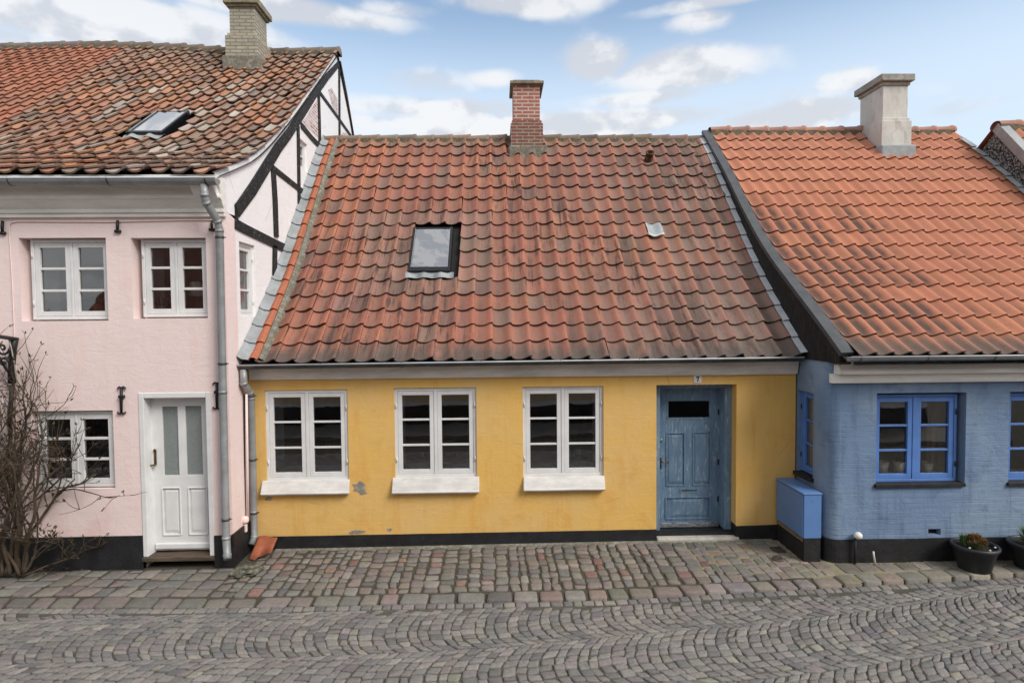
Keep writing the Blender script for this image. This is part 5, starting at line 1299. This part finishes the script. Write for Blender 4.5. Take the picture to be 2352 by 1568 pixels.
# ================================================================== SKY AND SUN
SUN_EL,SUN_AZ=R(42),R(131)           # azimuth measured from +Y towards +X : behind the camera to the right
w=bpy.data.worlds.new('World'); S.world=w; w.use_nodes=True; nt=NT(w.node_tree); nt.n.clear()
out=nt.add('ShaderNodeOutputWorld'); bg=nt.add('ShaderNodeBackground'); nt.l.new(bg.outputs[0],out.inputs[0]); bg.inputs[1].default_value=.14
sky=nt.add('ShaderNodeTexSky',sky_type='NISHITA'); sky.sun_disc=False; sky.sun_elevation=SUN_EL; sky.sun_rotation=SUN_AZ; sky.air_density=1.0; sky.dust_density=.6; sky.ozone_density=1.5
tc=nt.add('ShaderNodeTexCoord'); D=tc.outputs['Generated']; s=nt.add('ShaderNodeSeparateXYZ'); nt.l.new(D,s.inputs[0])
az=nt.math('ARCTAN2',s.outputs[0],s.outputs[1]); el=nt.math('ARCSINE',s.outputs[2])
def cv(du=0,dv=0,sx=3.6,sy=6.2):
    c=nt.add('ShaderNodeCombineXYZ'); nt.put(c.inputs[0],nt.math('MULTIPLY',az,sx)); nt.put(c.inputs[1],nt.math('MULTIPLY',nt.math('ADD',el,dv),sy)); return c.outputs[0]
n1=nt.noise(cv(),2.0,8,.52,.1); n1u=nt.noise(cv(dv=.03),2.0,8,.52,.1); nbig=nt.noise(cv(sx=1.2,sy=3),1.6,4,.5)
def cloud(px,py,rx,ry,a=1.0):
    d=ray(px,py).normalized(); A=math.atan2(d.x,d.y); E=math.asin(d.z)
    dx=nt.math('DIVIDE',nt.math('SUBTRACT',az,A),rx/FPX*.9); dy=nt.math('DIVIDE',nt.math('SUBTRACT',el,E),ry/FPX*.85)
    r2=nt.math('ADD',nt.math('MULTIPLY',dx,dx),nt.math('MULTIPLY',dy,dy)); return nt.math('MULTIPLY',nt.math('EXPONENT',nt.math('MULTIPLY',r2,-1)),a)
tot=None
for c in ((200,30,430,70,1.4),(60,95,200,30,.7),(640,20,330,34,1.1),(900,22,150,24,.7),(1230,8,240,34,1.15),(1700,-6,300,20,.9),(1615,45,95,32,.8),(1370,140,95,52,1.25),(1560,160,190,52,1.15),(1130,180,90,28,.8),(980,190,170,42,.75),(1000,250,330,36,.95),(1480,225,170,24,.9),(1250,290,600,40,1.1),(1800,270,260,40,1.0),(1955,185,75,34,.9),(2300,230,220,34,.55),(120,95,260,26,.5)):
    v=cloud(*c); tot=v if tot is None else nt.math('MAXIMUM',tot,v)
dens=nt.math('ADD',tot,nt.math('MULTIPLY',nt.math('SUBTRACT',n1,.5),1.3))
behind=nt.ramp(s.outputs[1],.35,-.1); dens=nt.math('ADD',dens,nt.math('MULTIPLY',behind,.9)); high=nt.ramp(el,.60,.85); dens=nt.math('ADD',dens,nt.math('MULTIPLY',high,.95))  # unseen cloud behind the camera, thickened to whiten reflections and ambient light
mask=nt.ramp(dens,.28,.85)
shade=nt.ramp(nt.math('ADD',nt.math('SUBTRACT',n1,n1u),nt.math('MULTIPLY',nt.math('SUBTRACT',nbig,.5),.12)),-.07,.07)
ccol=nt.mix(shade,(3.55,3.65,3.9),(4.95,4.93,4.95))
pale=nt.ramp(el,.50,.30); skyc=nt.mix(nt.math('MULTIPLY',pale,.8),nt.mix(1,sky.outputs[0],(1.34,1.25,1.10),'MULTIPLY'),(3.9,4.6,5.4))
fin=nt.mix(nt.math('MULTIPLY',mask,.84),skyc,ccol); nt.l.new(fin,bg.inputs[0])
sd=bpy.data.lights.new('sun','SUN'); so=bpy.data.objects.new('sun',sd); COL.objects.link(so); sd.energy=2.1; sd.angle=R(26); sd.color=(1,.955,.90)
dv=Vector((math.sin(SUN_AZ)*math.cos(SUN_EL),math.cos(SUN_AZ)*math.cos(SUN_EL),math.sin(SUN_EL))); so.rotation_euler=dv.to_track_quat('Z','Y').to_euler(); so.location=(6,-8,12)
S.view_settings.view_transform='Standard'; S.view_settings.look='None'; S.view_settings.exposure=.46; S.view_settings.gamma=1
S.cycles.use_denoising=True; S.cycles.max_bounces=6; S.cycles.transparent_max_bounces=12
